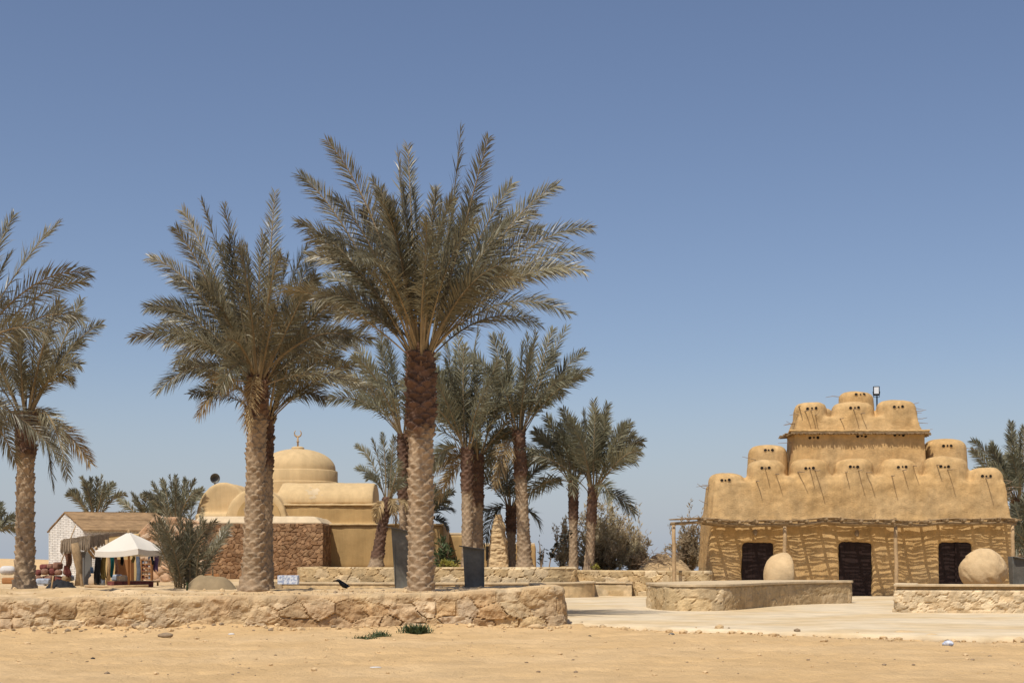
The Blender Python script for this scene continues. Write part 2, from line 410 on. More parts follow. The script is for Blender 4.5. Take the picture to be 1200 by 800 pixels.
# terrace of sand behind the front wall
def terr_z(X, Y):
    z = .70+.10*sstep(-9, 2, X)+.035*fbm(X*.8, Y*.8, 4, 61)+.03*fbm(X*3, Y*3, 3, 66)
    ridge = np.exp(-((Y-WALLY(X)-3.6)/1.1)**2)*sstep(-6, -9, X)*.10
    z = z+ridge*(1+fbm(X*1.3, Y*1.3, 2, 70))
    front = np.clip((Y-WALLY(X))/.9, 0, 1)
    return z*1.0-.05*(1-front)
def grid_sheet(name, xs, ys, zf, m, keep=None):
    X, Y = np.meshgrid(xs, ys, indexing='ij'); Z = zf(X, Y)
    idx = np.arange(X.size).reshape(X.shape)
    f = np.stack([idx[:-1, :-1], idx[1:, :-1], idx[1:, 1:], idx[:-1, 1:]], -1).reshape(-1, 4)
    if keep is not None:
        cx = (X[:-1, :-1]+X[1:, 1:])/2; cy = (Y[:-1, :-1]+Y[1:, 1:])/2
        f = f[keep(cx, cy).ravel()]
    return mk(name, np.stack([X, Y, Z], -1).reshape(-1, 3), f, m, smooth=True, origin=(0, 0, 0))
TB = 40.6                                   # back edge of the terrace in the middle
def terr_z2(X, Y):
    z = terr_z(X, Y)
    e = np.clip((TB-Y)/.5, 0, 1)            # slopes down to the plaza at its back edge
    drop = np.where(X > -8.9, (1-e)*.5, 0)
    return z-drop
struct(grid_sheet('sand_terrace', axis([(-60, -16, 2), (-16, .95, .085)]), axis([(29.6, 42, .09), (42, 90, 1.2)]), terr_z2, 'terrace',
    lambda x, y: (y > WALLY(x)+.30) & ((x < -8.9) | (y < TB+.2))))

# paved plaza
def plaza_front(X): return np.interp(X, [.8, 1.6, 3, 5, 9, 14, 30], [33.2, 32.6, 31.2, 29.2, 27.0, 25.2, 20.])
PZ = .085
xs = axis([(.6, 16, .08), (16, 40, 2)]); f0 = plaza_front(xs)+.10*fbm(xs*1.4, xs*0, 4, 91)+.05*fbm(xs*6, xs*0, 2, 93)
rows = [(0, -.03), (.02, .05), (.10, PZ-.01), (.35, PZ+.004)]
Vp = []
for dy, z in rows:
    Vp.append(np.stack([xs, f0+dy+.03*fbm(xs*5, xs*0+dy*40, 2, 95), z+.012*fbm(xs*7, xs*0+dy*9, 2, 97)], -1))
for Yb in (29., 34, 40., 46, 52., 62):
    yy = np.maximum(Yb, f0+.6+.01*Yb); Vp.append(np.stack([xs, yy, np.full(len(xs), PZ)], -1))
Vp = np.stack(Vp, 1); idx = np.arange(Vp.shape[0]*Vp.shape[1]).reshape(Vp.shape[:2])
f = np.stack([idx[:-1, :-1], idx[1:, :-1], idx[1:, 1:], idx[:-1, 1:]], -1).reshape(-1, 4)
struct(mk('plaza_pavement', Vp.reshape(-1, 3), f, 'pave', smooth=True, origin=(0, 0, 0)))
struct(mk('inner_pavement', [(-8.8, 40.5, PZ-.004), (.65, 40.5, PZ-.004), (.65, 62, PZ-.004), (-8.8, 62, PZ-.004)], [(0, 1, 2, 3)], 'pave', origin=(0, 0, 0)))

# ------------------------------------------------------------------ stone walls of the photo
warm = [(.57, .43, .25), (.62, .48, .30), (.51, .35, .18), (.53, .42, .28), (.58, .42, .22), (.43, .28, .14), (.60, .47, .30)]
red_l = np.array((.40, .245, .12))
def pal_front(S, Z, c):
    a = (1-sstep(4.5, 7.5, S))[..., None]*.6
    b = (np.exp(-((S-13.2)/2.2)**2)*(Z < .55))[..., None]*.45
    return c*(1-np.clip(a+b, 0, .8))+(red_l*(c.mean(-1, keepdims=True)/.36))*np.clip(a+b, 0, .8)
def st_front(S, Z):
    a = 1-.55*np.exp(-((S-9.2)/2.6)**2)
    top = 1-.6*sstep(.45, .66, Z)
    return a*top*(.45+.8*sstep(.25, .7, vnoise(S*.9, Z*2.2, 55)))
fw = [(-17, WALLY(-17)), (.93, WALLY(.93)), (1.12, WALLY(.93)+.14), (1.16, WALLY(.93)+.5), (1.12, 36), (.95, TB)]
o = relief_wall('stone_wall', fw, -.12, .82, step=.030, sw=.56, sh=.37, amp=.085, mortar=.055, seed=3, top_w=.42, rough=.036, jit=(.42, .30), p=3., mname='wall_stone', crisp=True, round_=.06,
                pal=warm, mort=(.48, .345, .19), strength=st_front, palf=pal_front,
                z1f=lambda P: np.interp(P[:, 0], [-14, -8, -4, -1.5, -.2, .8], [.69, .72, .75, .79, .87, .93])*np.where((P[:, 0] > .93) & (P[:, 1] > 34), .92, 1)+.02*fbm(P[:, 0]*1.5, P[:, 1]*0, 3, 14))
tag(o, 'long low rough stone retaining wall along the front sand, with the raised palm terrace on it', 'stone wall')

pale = [(.52, .385, .21), (.57, .43, .25), (.45, .32, .165), (.50, .365, .195), (.55, .43, .265)]
# planter with the middle palms
t = thing('planter_wall', 'long pale stone planter wall under the middle palms, with a bench ledge along its foot', 'planter', (-3, 55, 0))
pl = curve([(-8.45, 62), (-8.4, 58), (-8.1, 56.2), (-4, 55.3), (0, 55.4), (2.2, 56), (2.55, 57.2), (2.6, 62)], 14)
relief_wall('wall', pl, 0, 1.24, step=.05, sw=.55, sh=.30, amp=.06, mortar=.07, crisp=True, seed=21, top_w=.45, rough=.012, round_=.03, pal=pale, mort=(.36, .25, .13), parent=t)
bl = curve([(-9.1, 57), (-9.0, 55.2), (-6, 54.2), (-2, 53.9), (1.5, 54.2), (3.0, 55), (3.25, 56.5), (3.2, 60)], 14)
relief_wall('bench', bl, 0, .60, step=.07, sw=1.1, sh=.6, amp=.012, mortar=.06, seed=22, top_w=.9, rough=.008, round_=.015, pal=[(.50, .36, .19), (.53, .385, .21)], mort=(.50, .36, .2), parent=t)
coping('ledge', bl, .605, .06, .05, 1.0, t)
struct(mk('planter_soil', [(p[0], p[1], 1.15) for p in pl[4:-2]]+[(2.5, 66, 1.15), (-8.4, 66, 1.15)], [tuple(range(len(pl)-6+2))], 'soil'))

# the second planter, right of it
t = thing('planter_wall', 'curved pale stone planter wall in front of the tamarisk bushes, ending at the mud tower', 'planter', (5, 56, 0))
pr = curve([(2.75, 59.5), (3.6, 58.3), (4.9, 57.4), (6.4, 56.2), (7.3, 55.6), (7.75, 55.7), (7.9, 56.6)], 14)
relief_wall('wall', pr, 0, 1.10, step=.05, sw=.55, sh=.30, amp=.065, mortar=.07, crisp=True, seed=31, top_w=.45, rough=.014, round_=.03, pal=pale, mort=(.36, .25, .13), parent=t)
bb = [(3.15, 57.0), (4.75, 56.5), (4.8, 57.4)]
relief_wall('bench', bb, 0, .58, step=.07, sw=.7, sh=.32, amp=.03, mortar=.1, seed=33, top_w=.9, rough=.008, round_=.02, pal=pale, mort=(.55, .41, .24), parent=t)
coping('ledge', bb, .585, .055, .05, 1.0, t)
struct(mk('garden_soil', [(2.7, 59.7, 1.0), (4.9, 57.7, 1.0), (6.4, 56.5, 1.0), (7.45, 56.1, 1.0), (7.45, 70, .9), (2.7, 70, .9)], [(0, 1, 2, 3, 4, 5)], 'soil'))

# arc bench on the plaza, left of the gap
t = thing('bench_wall', 'curved stone bench wall with a flat top slab in front of the upright egg shaped stone', 'bench wall', (7, 43, 0))
arc = curve([(4.15, 43.6), (4.28, 41.4), (4.75, 40.55), (5.55, 40.45), (6.5, 41.3), (8.0, 44.1), (9.6, 46.3), (11.0, 47.3), (11.35, 47.6), (11.4, 48.1)], 14)
relief_wall('wall', arc, 0, .76, step=.05, sw=.60, sh=.36, amp=.05, mortar=.06, crisp=True, seed=41, top_w=.25, rough=.014, round_=.02,
            pal=pale, mort=(.36, .25, .13), parent=t, strength=lambda S, Z: np.where(S < 4.6, 1., .45))
inner = [(5.1, 45.4), (6.4, 47.2), (8.2, 48.6), (10.2, 49.2)]
poly = [p for p in arc[3:-3]]+inner[::-1]
cz, ct = .765, .075
ov = MB()
P = np.array(poly); C0 = P.mean(0)
# slab with a 5 cm overhang
A = resample(arc, .15); T = np.gradient(A, axis=0); T /= np.linalg.norm(T, axis=1)[:, None]
A2 = A+np.stack([T[:, 1], -T[:, 0]], 1)*.06
ring = [tuple(p) for p in A2]+[(10.2, 49.2), (8.2, 48.6), (6.4, 47.2), (5.1, 45.4)]
n = len(ring)
o = mk('top_slab', [(x, y, cz) for x, y in ring]+[(x, y, cz+ct) for x, y in ring],
       [tuple(range(n-1, -1, -1)), tuple(range(n, 2*n))]+[(i, (i+1) % n, n+(i+1) % n, n+i) for i in range(n)], 'coping', t); bevel(o, .012)

# bench wall on the right
t = thing('bench_wall', 'straight rubble bench wall at the right edge, in front of the big round boulder', 'bench wall', (13, 40, 0))
br = [(11.0, 40.6), (10.80, 40.), (10.6, 39.35), (10.75, 39.15), (13.5, 38.8), (20, 38.2)]
relief_wall('wall', br, 0, .70, step=.045, sw=.30, sh=.19, amp=.06, mortar=.12, crisp=True, seed=51, top_w=.3, rough=.02, round_=.02, pal=[(.58, .45, .28), (.62, .49, .31), (.55, .41, .24)], mort=(.58, .44, .27), p=2., parent=t)
relief_wall('upper_course', [(11.05, 40.6), (10.85, 40.05), (10.65, 39.42), (10.77, 39.22), (13.5, 38.87), (20, 38.27)], .69, .80, step=.06, sw=1.6, sh=.4, amp=.0, mortar=.1, seed=52, top_w=.3, rough=.006, round_=.01, pal=[(.46, .31, .15)], mort=(.46, .31, .15), parent=t)
coping('top_slab', br, .80, .065, .05, .55, t)
struct(mk('bed_soil', [(11.0, 39.8, .52), (20, 38.9, .52), (20, 46, .52), (12.7, 46, .52)], [(0, 1, 2, 3)], 'soil'))

# ------------------------------------------------------------------ boulders
def blob(name, c, rad, label, cat, seed, m='boulder', amp=.05, flat=0., nx=64, grp=None):
    th = np.linspace(0, 2*math.pi, nx, endpoint=False); ph = np.linspace(-math.pi/2, math.pi/2, nx//2)
    TH, PH = np.meshgrid(th, ph, indexing='ij')
    x = np.cos(PH)*np.cos(TH); y = np.cos(PH)*np.sin(TH); z = np.sin(PH)
    r = 1+amp*fbm(x*1.3+4+z, y*1.3+seed+z*.7, 4, seed)+amp*.35*fbm(x*4+z*2, y*4-z*3, 4, seed+3)-amp*.5*sstep(.62, .75, vnoise(x*3.1+z*2.7, y*3.3-z*2.1, seed+8))
    V = np.stack([c[0]+x*r*rad[0], c[1]+y*r*rad[1], c[2]+z*r*rad[2]], -1)
    idx = np.arange(V.shape[0]*V.shape[1]).reshape(V.shape[:2]); nxt = np.roll(idx, -1, 0)
    f = np.stack([idx[:, :-1], nxt[:, :-1], nxt[:, 1:], idx[:, 1:]], -1).reshape(-1, 4)
    o = mk(name, V.reshape(-1, 3), f, m, smooth=True)
    return tag(o, label, cat, grp)
c = W(1152, 668, 43.0)
blob('boulder', c, (.69, .64, .66), 'large round sandstone boulder behind the right bench wall', 'boulder', 6, amp=.09, nx=110)
# millstone: a thick disc standing on edge, turned away
c = W(912, 664, 46.6)
def millstone(c):
    n = 56; V = []; prof = [(.0, -.44), (.14, -.43), (.27, -.385), (.38, -.30), (.47, -.18), (.535, -.03), (.575, .12), (.58, .20), (.555, .245), (.51, .262), (.3, .27), (.0, .27)]
    rot = Matrix.Rotation(R(20), 3, 'Z') @ Matrix.Rotation(R(5), 3, 'Y')
    for r, x in prof:
        for j in range(n):
            a = 2*math.pi*j/n
            k = 1+.05*math.sin(a*2+.6)+.03*math.sin(a*3+x*4)
            V.append(Vector(c)+rot @ Vector((x*1.12, r*k*math.cos(a)*1.08, r*k*math.sin(a)*1.48)))
    f = [(i*n+j, i*n+(j+1) % n, (i+1)*n+(j+1) % n, (i+1)*n+j) for i in range(len(prof)-1) for j in range(n)]
    return smooth_angle(mk('standing_stone', V, f, 'boulder'), 38)
c = W(912, 664, 50.2); tag(millstone((c.x, c.y, ZZ(645.5, 50.2)-.84)), 'upright egg shaped stone with one flat side behind the curved bench wall', 'standing stone')

# ------------------------------------------------------------------ pigeon tower
BY = 57.0
def turret(mb, px0, px1, pyt, Y, z0, depth=.62, n=36):
    cy = Y+depth; s = F/Y
    cx = ((px0+px1)/2-600)/s; r = (px1-px0)/2/s; zt = EYE+(HZ-pyt)/s; h = zt-z0
    rnd = min(random.uniform(.42, .68)*r, h*.5); hb_ = h-rnd; prof = [(r*(1.04+.10*(1-i/6.)*h/2.4), hb_*(i/6.)) for i in range(6)]
    for i in range(0, 9):
        a = i/8*math.pi/2
        prof.append((r*1.03*(math.cos(a)**.62 if i < 8 else .02), hb_+rnd*(math.sin(a)**.9)))
    prof = [(max(q[0], .02), q[1]) for q in prof]
    n0 = len(mb.v); mb.lathe((cx, cy, z0), prof, n, sy=depth/r); lx, ly = random.uniform(-.05, .05), random.uniform(-.02, .05); e1, e2 = random.uniform(-.05, .05), random.uniform(0, 6)
    for i_ in range(n0, len(mb.v)):
        x_, y_, z_ = mb.v[i_]; q_ = (z_-z0)/h; an_ = math.atan2(y_-cy, x_-cx); g_ = 1+e1*math.cos(2*an_+e2)+.03*math.cos(3*an_+e2*2)
        mb.v[i_] = (cx+(x_-cx)*g_+lx*q_*h*.5, cy+(y_-cy)*g_+ly*q_*h*.5, z_)
    return cx, cy
house = thing('pigeon_tower', 'tiered mud plaster pigeon tower with rounded turrets, stick perches and three dark doors', 'building', (XX(1005, BY), BY, 0))
def bx(px, Y=BY): return (px-600)/F*Y
def bz(py, Y=BY): return EYE+(HZ-py)/F*Y
lo = MB()
zl = bz(613); doors = [(870, 907), (984, 1022), (1101, 1139)]; zd = bz(635)
# ground storey in pieces round the door openings
cuts = [830]+[v for d in doors for v in d]+[1191]
BK = 60.2
for i in range(0, len(cuts), 2):
    a, b = bx(cuts[i]), bx(cuts[i+1])
    a2, b2 = (bx(832) if i == 0 else a), (bx(1188.5) if i == len(cuts)-2 else b)
    lo.hexa([(a, BY, 0), (b, BY, 0), (b, BK, 0), (a, BK, 0), (a2, BY+.04, zl+.2), (b2, BY+.04, zl+.2), (b2, BK, zl+.2), (a2, BK, zl+.2)])
lo.box(((bx(832)+bx(1187))/2, 58.75, 1.2), (bx(1186)-bx(834), 2.7, 2.4))
lo.hexa([(bx(831), BY+.02, zd), (bx(1188), BY+.02, zd), (bx(1188), BK, zd), (bx(831), BK, zd), (bx(839), BY+.18, bz(564)), (bx(1180.5), BY+.18, bz(564)), (bx(1180), BK-.1, bz(564)), (bx(839), BK-.1, bz(564))])
lo.hexa([(bx(880), BY+.1, 3), (bx(1137), BY+.1, 3), (bx(1137), BK, 3), (bx(880), BK, 3), (bx(884), BY+.28, bz(557)), (bx(1133), BY+.28, bz(557)), (bx(1133), BK-.1, bz(557)), (bx(884), BK-.1, bz(557))])
front_l = [(834, 875, 553), (880, 923, 537.5), (932, 975, 536.5), (982, 1028, 536), (1035, 1082, 535.5), (1088, 1138, 533.5), (1139, 1181, 547)]
for a, b, tp in front_l: turret(lo, a, b, tp, BY+.16, 3.2)
for a, b, tp in front_l[1:-1]: turret(lo, a+10, b+4, tp+9, 58.9, 3.2)           # the back row of the lower tier
turret(lo, 842, 878, 560, 58.6, 3.2); turret(lo, 1140, 1174, 554, 58.6, 3.2)
v, no, f = remeshed(lo, .07, 9, 'lower'); v = lumpy(v, no, .05, 1.3, 3)
tint = None
lower = mk('lower_tier', v, f, 'clay', house, smooth=True)
bvh_l = BVHTree.FromPolygons(v.tolist(), f)
UY = 58.2
up = MB()
up.hexa([(bx(926, UY), UY, 4), (bx(1090, UY), UY, 4), (bx(1088, UY), BK-.1, 4), (bx(928, UY), BK-.1, 4), (bx(931, UY), UY+.1, bz(507, UY)), (bx(1085, UY), UY+.1, bz(507, UY)), (bx(1084, UY), BK-.2, bz(507, UY)), (bx(932, UY), BK-.2, bz(507, UY))])
up.hexa([(bx(930, UY), UY+.02, bz(509, UY)), (bx(1083, UY), UY+.02, bz(509, UY)), (bx(1083, UY), BK-.2, bz(509, UY)), (bx(931, UY), BK-.2, bz(509, UY)), (bx(937, UY), UY+.2, bz(488, UY)), (bx(1077, UY), UY+.2, bz(488, UY)), (bx(1077, UY), BK-.3, bz(488, UY)), (bx(938, UY), BK-.3, bz(488, UY))])
front_u = [(935, 972, 469.5), (979, 1026, 468.5), (1033, 1077, 466.5)]
for a, b, tp in front_u: turret(up, a, b, tp, UY+.1, 6.6, .6)
for a, b, tp in ((950, 978, 476), (1036, 1068, 476)): turret(up, a, b, tp, 59.2, 6.6, .5)
v, no, f = remeshed(up, .065, 9, 'upper'); v = lumpy(v, no, .045, 1.3, 8)
mk('upper_tier', v, f, 'clay', house, smooth=True); bvh_u = BVHTree.FromPolygons(v.tolist(), f)
bvh_t = []
for a, b, tp, Yt, z0, dp in ((882, 925, 519.5, 58.5, 3.5, .72), (1090, 1138, 512.5, 58.5, 3.5, .75), (988, 1027, 457, 59.1, 6.4, .55)):
    mb = MB(); turret(mb, a, b, tp, Yt, z0, dp); v, no, f = remeshed(mb, .06, 3, 't'); v = lumpy(v, no, .022, 1.4, int(a))
    mk('turret', v, f, 'clay', house, smooth=True); bvh_t.append(BVHTree.FromPolygons(v.tolist(), f))
def hit(bvh, px, py):
    d = W(px, py, 100)-Vector((0, 0, EYE)); d.normalize()
    return bvh.ray_cast(Vector((0, 0, EYE)), d)
def hole(bvh, px, py, r):
    p, nrm, i, d = hit(bvh, px, py)
    if p is None: return
    q = nrm.to_track_quat('Z', 'Y').to_matrix(); n = 12; V = []; 
    for rr, z in ((1.25, -.01), (1.22, .012), (1.0, .016), (.97, .006)):
        for j in range(n):
            a = 2*math.pi*j/n; V.append(p+q @ Vector((rr*r*math.cos(a), rr*r*math.sin(a), z)))
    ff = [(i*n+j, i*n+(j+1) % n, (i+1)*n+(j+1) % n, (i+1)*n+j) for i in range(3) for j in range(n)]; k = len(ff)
    ff.append(tuple(range(3*n, 4*n)))  # flat disc, its dark colour painting the hole's shaded inside
    mk('pigeon_hole', V, ff, ['clay', 'opening_shade'], house, [0]*k+[1])
def three(bvh, px, py, s=4.4):
    for dx, r in ((-1, .066), (0, .042), (1, .066)): hole(bvh, px+dx*s+random.uniform(-.4, .4), py+random.uniform(-.4, .4), r)
hl = [(850, 562.5), (897, 548), (949, 548.5), (1001, 547), (1057.5, 547), (1107, 546.5), (1156, 558)]
for a, b in hl: three(bvh_l, a, b)
for a, b in ((951.5, 478.5), (1001.5, 477.5), (1053, 476.5), (953.5, 512.3), (1010, 511), (1053.5, 509.3)): three(bvh_u, a, b, 4.7)
for k, (a, b) in enumerate(((901, 527.5), (1110, 522), (1008, 462))): three(bvh_t[k], a, b)
def perch(bvh, px, py, ln, dx=0., dz=-.05):
    p, nrm, i, d = hit(bvh, px, py)
    if p is None: return
    e = Vector((dx+random.uniform(-.1, .1), -1, dz)).normalized()
    mid = p+e*ln*.55+Vector((random.uniform(-.03, .03), 0, random.uniform(-.03, .03)))
    mb = MB(); mb.tube([p-e*.12, mid, p+e*ln], [.021, .018, .013], 5); mb.build('perch_stick', 'twig', house)
for px, py in ((886, 564), (909, 555), (896, 548), (935, 553), (949, 550), (955, 551), (991, 553), (1006, 551), (1015, 553.5), (1045, 557), (1058, 551), (1070, 546), (1098, 545), (1110, 550), (1155, 560)):
    perch(bvh_l, px, py, random.uniform(.42, .72), random.uniform(-.12, .2))
for px, py in ((943, 482), (950, 481), (956, 486), (984, 490), (1000, 480), (1009, 485), (936, 476)):
    perch(bvh_u, px, py, random.uniform(.4, .6), random.uniform(-.1, .2))
def side_sticks(px, py, Y, sgn, k):
    for i in range(k):
        p = W(px, py+random.uniform(-14, 14), Y+random.uniform(.1, .9))
        hs = [h_ for h_ in (b_.ray_cast(p+Vector((sgn*6, 0, 0)), Vector((-sgn, 0, 0)), 9.) for b_ in [bvh_l, bvh_u]+bvh_t) if h_[0] is not None]
        if not hs: continue
        p = min(hs, key=lambda h_: h_[3])[0]; ln = random.uniform(.3, .7)
        e = Vector((sgn, random.uniform(-.4, .5), random.uniform(-.12, .30))).normalized()
        b = p+e*ln*.5+Vector((0, 0, random.uniform(-.05, .02)))
        mb = MB(); mb.tube([p-e*.3, b, p+e*ln+Vector((0, 0, random.uniform(-.1, .1)))], [.016, .013, .007], 5); mb.build('perch_stick', 'twig', house)
side_sticks(836, 578, 57.3, -1, 4); side_sticks(884, 530, 58.6, -1, 2); side_sticks(936, 495, 58.4, -1, 4); side_sticks(1078, 485, 58.4, 1, 6)
side_sticks(1181, 575, 57.3, 1, 7); side_sticks(1136, 518, 58.6, 1, 2); side_sticks(990, 468, 59.3, -1, 2)
# reed cornice of the upper tier
cor = MB(); zc = bz(508.5, UY)
xa, xb = bx(924.5, UY), bx(1088.5, UY)
cor.box(((xa+xb)/2, UY+.95, zc+.05), (xb-xa-.12, 2.2, .06))
for i in range(150):
    x = xa+(xb-xa)*(i+random.random())/150; l = random.uniform(.0, .07)
    cor.tube([(x, UY+.4, zc+random.uniform(0, .05)), (x+random.uniform(-.03, .03), UY-.16-l, zc+random.uniform(-.02, .05))], .022, 4)
for s_, x in ((-1, xa), (1, xb)):
    for i in range(50):
        y = UY+2.*random.random(); cor.tube([(x-s_*.4, y, zc+random.uniform(0, .05)), (x+s_*random.uniform(.02, .14), y, zc+random.uniform(-.06, .06))], .02, 4)
cor.build('reed_cornice', 'reed', house)
crd = MB()                                   # plaster skirt over the reeds
for i in range(60):
    a = xa+(xb-xa)*i/60; crd.box((a+(xb-xa)/120, UY+.02, zc+.085+random.uniform(-.008, .008)), ((xb-xa)/60+.01, .34, .07), rx=R(-22))
crd.build('cornice_plaster', 'clay', house)
# doors
for k, (a, b) in enumerate(doors):
    xa_, xb_ = bx(a)+.01, bx(b)-.01; mb = MB(); nb = 6
    for i in range(nb):
        w = (xb_-xa_)/nb; mb.box((xa_+w*(i+.5), BY+.13+random.uniform(-.004, .004), (zd+.02)/2+.04), (w-.006, .06, zd-.06))
    if k == 2: mb.box((xa_+(xb_-xa_)*.52, BY+.07, zd/2), (.06, .05, zd-.1))
    mb.build('door', 'door', house)
for px, py in ((885, 624), (1004, 625)):     # dried animal skull tokens over the doors
    p, nrm, i, d = hit(bvh_l, px, py)
    if p:
        mb = MB(); mb.lathe((p.x, p.y-.03, p.z-.12), [(.03, 0), (.07, .05), (.10, .14), (.06, .24), (.02, .27)], 12, sy=.5)
        mb.build('wall_ornament', 'twig', house)

# pergola
PY = 55.3
per = thing('pergola', 'rustic pole and reed pergola shading the doors of the mud tower', 'pergola', (bx(1000), PY, PZ))
zr = bz(613.5, PY)
def sag(x): return .05*math.sin(x*1.1+.4)+.03*math.sin(x*2.7)
posts = [790, 919.5, 1050, 1186.5]
for px in posts:
    x = XX(px, PY); mb = MB()
    pts = [(x+random.uniform(-.02, .02), PY, z) for z in np.linspace(0, zr-.06+sag(x), 7)]
    mb.tube(pts, [.085, .082, .08, .078, .076, .075, .072], 10); mb.build('post', 'wood', per, smooth=True)
xs0, xs1 = XX(786, PY), XX(1191, PY)
def pole(x0, x1, y, z, r, seg=14, jit=.025):
    mb = MB(); pts = []
    for i in range(seg+1):
        x = x0+(x1-x0)*i/seg; pts.append((x, y+random.uniform(-jit, jit), z+sag(x)+random.uniform(-jit, jit)*.6))
    mb.tube(pts, [r*random.uniform(.85, 1.1) for _ in pts], 7); return mb
pole(xs0, xs1, PY, zr, .065, 22).build('front_beam', 'reed', per, smooth=True)
pole(XX(822, BY), xs1, BY-.12, zr, .06, 22).build('rear_beam', 'reed', per, smooth=True)
nj = 19
for i in range(nj):
    x = XX(824, PY)+(xs1-.1-XX(824, PY))*i/(nj-1)+random.uniform(-.06, .06); mb = MB()
    mb.tube([(x, PY-.28-random.uniform(0, .08), zr+.09+sag(x)), (x+random.uniform(-.03, .03), (PY+BY)/2, zr+.10+sag(x)), (x+.25*i/nj, BY-.02, zr+.1+sag(x))], [.062, .058, .058], 7)
    mb.build('joist', 'reed', per, smooth=True)
slat = MB(); y = PY-.24
while y < BY-.04:
    x = (XX(790, PY) if y < PY+.5 else XX(818, PY))+random.uniform(-.2, .1)
    while x < xs1+.4*(y-PY)/(BY-PY)-.1:
        ln = random.uniform(.5, 1.7); xe = xs1+.45*(y-PY)/(BY-PY)+random.uniform(-.05, .14); x2 = min(x+ln, xe)
        if random.random() > .05:
            dy = random.uniform(-.06, .06); m_ = random.uniform(-.03, .03); r = random.uniform(.013, .023)
            pts = [(x+(x2-x)*k/4, y+dy*k/4+m_*math.sin(k/4*math.pi)+random.uniform(-.008, .008), zr+.15+sag(x+(x2-x)*k/4)+random.uniform(0, .02)) for k in range(5)]
            slat.tube(pts, [r, r, r, r*.9, r*.7], 5, caps=False)
        x = x2-random.uniform(-.12, .2)
    y += random.uniform(.033, .052)
ed = slat                                    # ragged reed ends along the front edge
for i in range(46):
    x = random.uniform(xs0, xs1); ed.tube([(x, PY-.2+random.uniform(-.1, .1), zr+.12+sag(x)), (x+random.uniform(-.5, .5), PY-.26+random.uniform(-.1, .1), zr+.15+sag(x)+random.uniform(-.03, .08))], .016, 5)
for px, dx, dz in ((808, -.5, .22), (806, .4, .25), (1025, .03, .32), (1024, -.12, .2)):
    x = XX(px, PY); ed.tube([(x, PY, zr+.1), (x+dx*.5, PY-.02, zr+.1+dz*.6), (x+dx, PY, zr+.1+dz)], [.014, .01, .006], 5)
slat.build('reed_mat', 'reed', per)

# floodlight
c = W(1027, 458, 60.0)
t = thing('floodlight', 'small black floodlight on a thin post at the top of the mud tower', 'floodlight', (c.x, c.y, bz(492, 60)))
mb = MB(); mb.tube([(c.x+.05, c.y+.1, bz(494, 60)), (c.x+.05, c.y+.1, c.z-.2)], .03, 8); mb.build('post', 'black', t)
mb = MB(); mb.box((c.x, c.y, c.z), (.27, .10, .40), rz=R(-12), rx=R(-12)); bevel(mb.build('housing', 'black', t), .015)
mb = MB(); mb.box((c.x-.012, c.y-.056, c.z+.02), (.19, .012, .29), rz=R(-12), rx=R(-12)); mb.build('lens', 'lens', t)
mb = MB(); mb.tube([(c.x-.15, c.y, c.z-.02), (c.x-.12, c.y, c.z-.26), (c.x+.12, c.y, c.z-.26), (c.x+.15, c.y, c.z-.02)], .014, 6); mb.build('bracket', 'black', t)

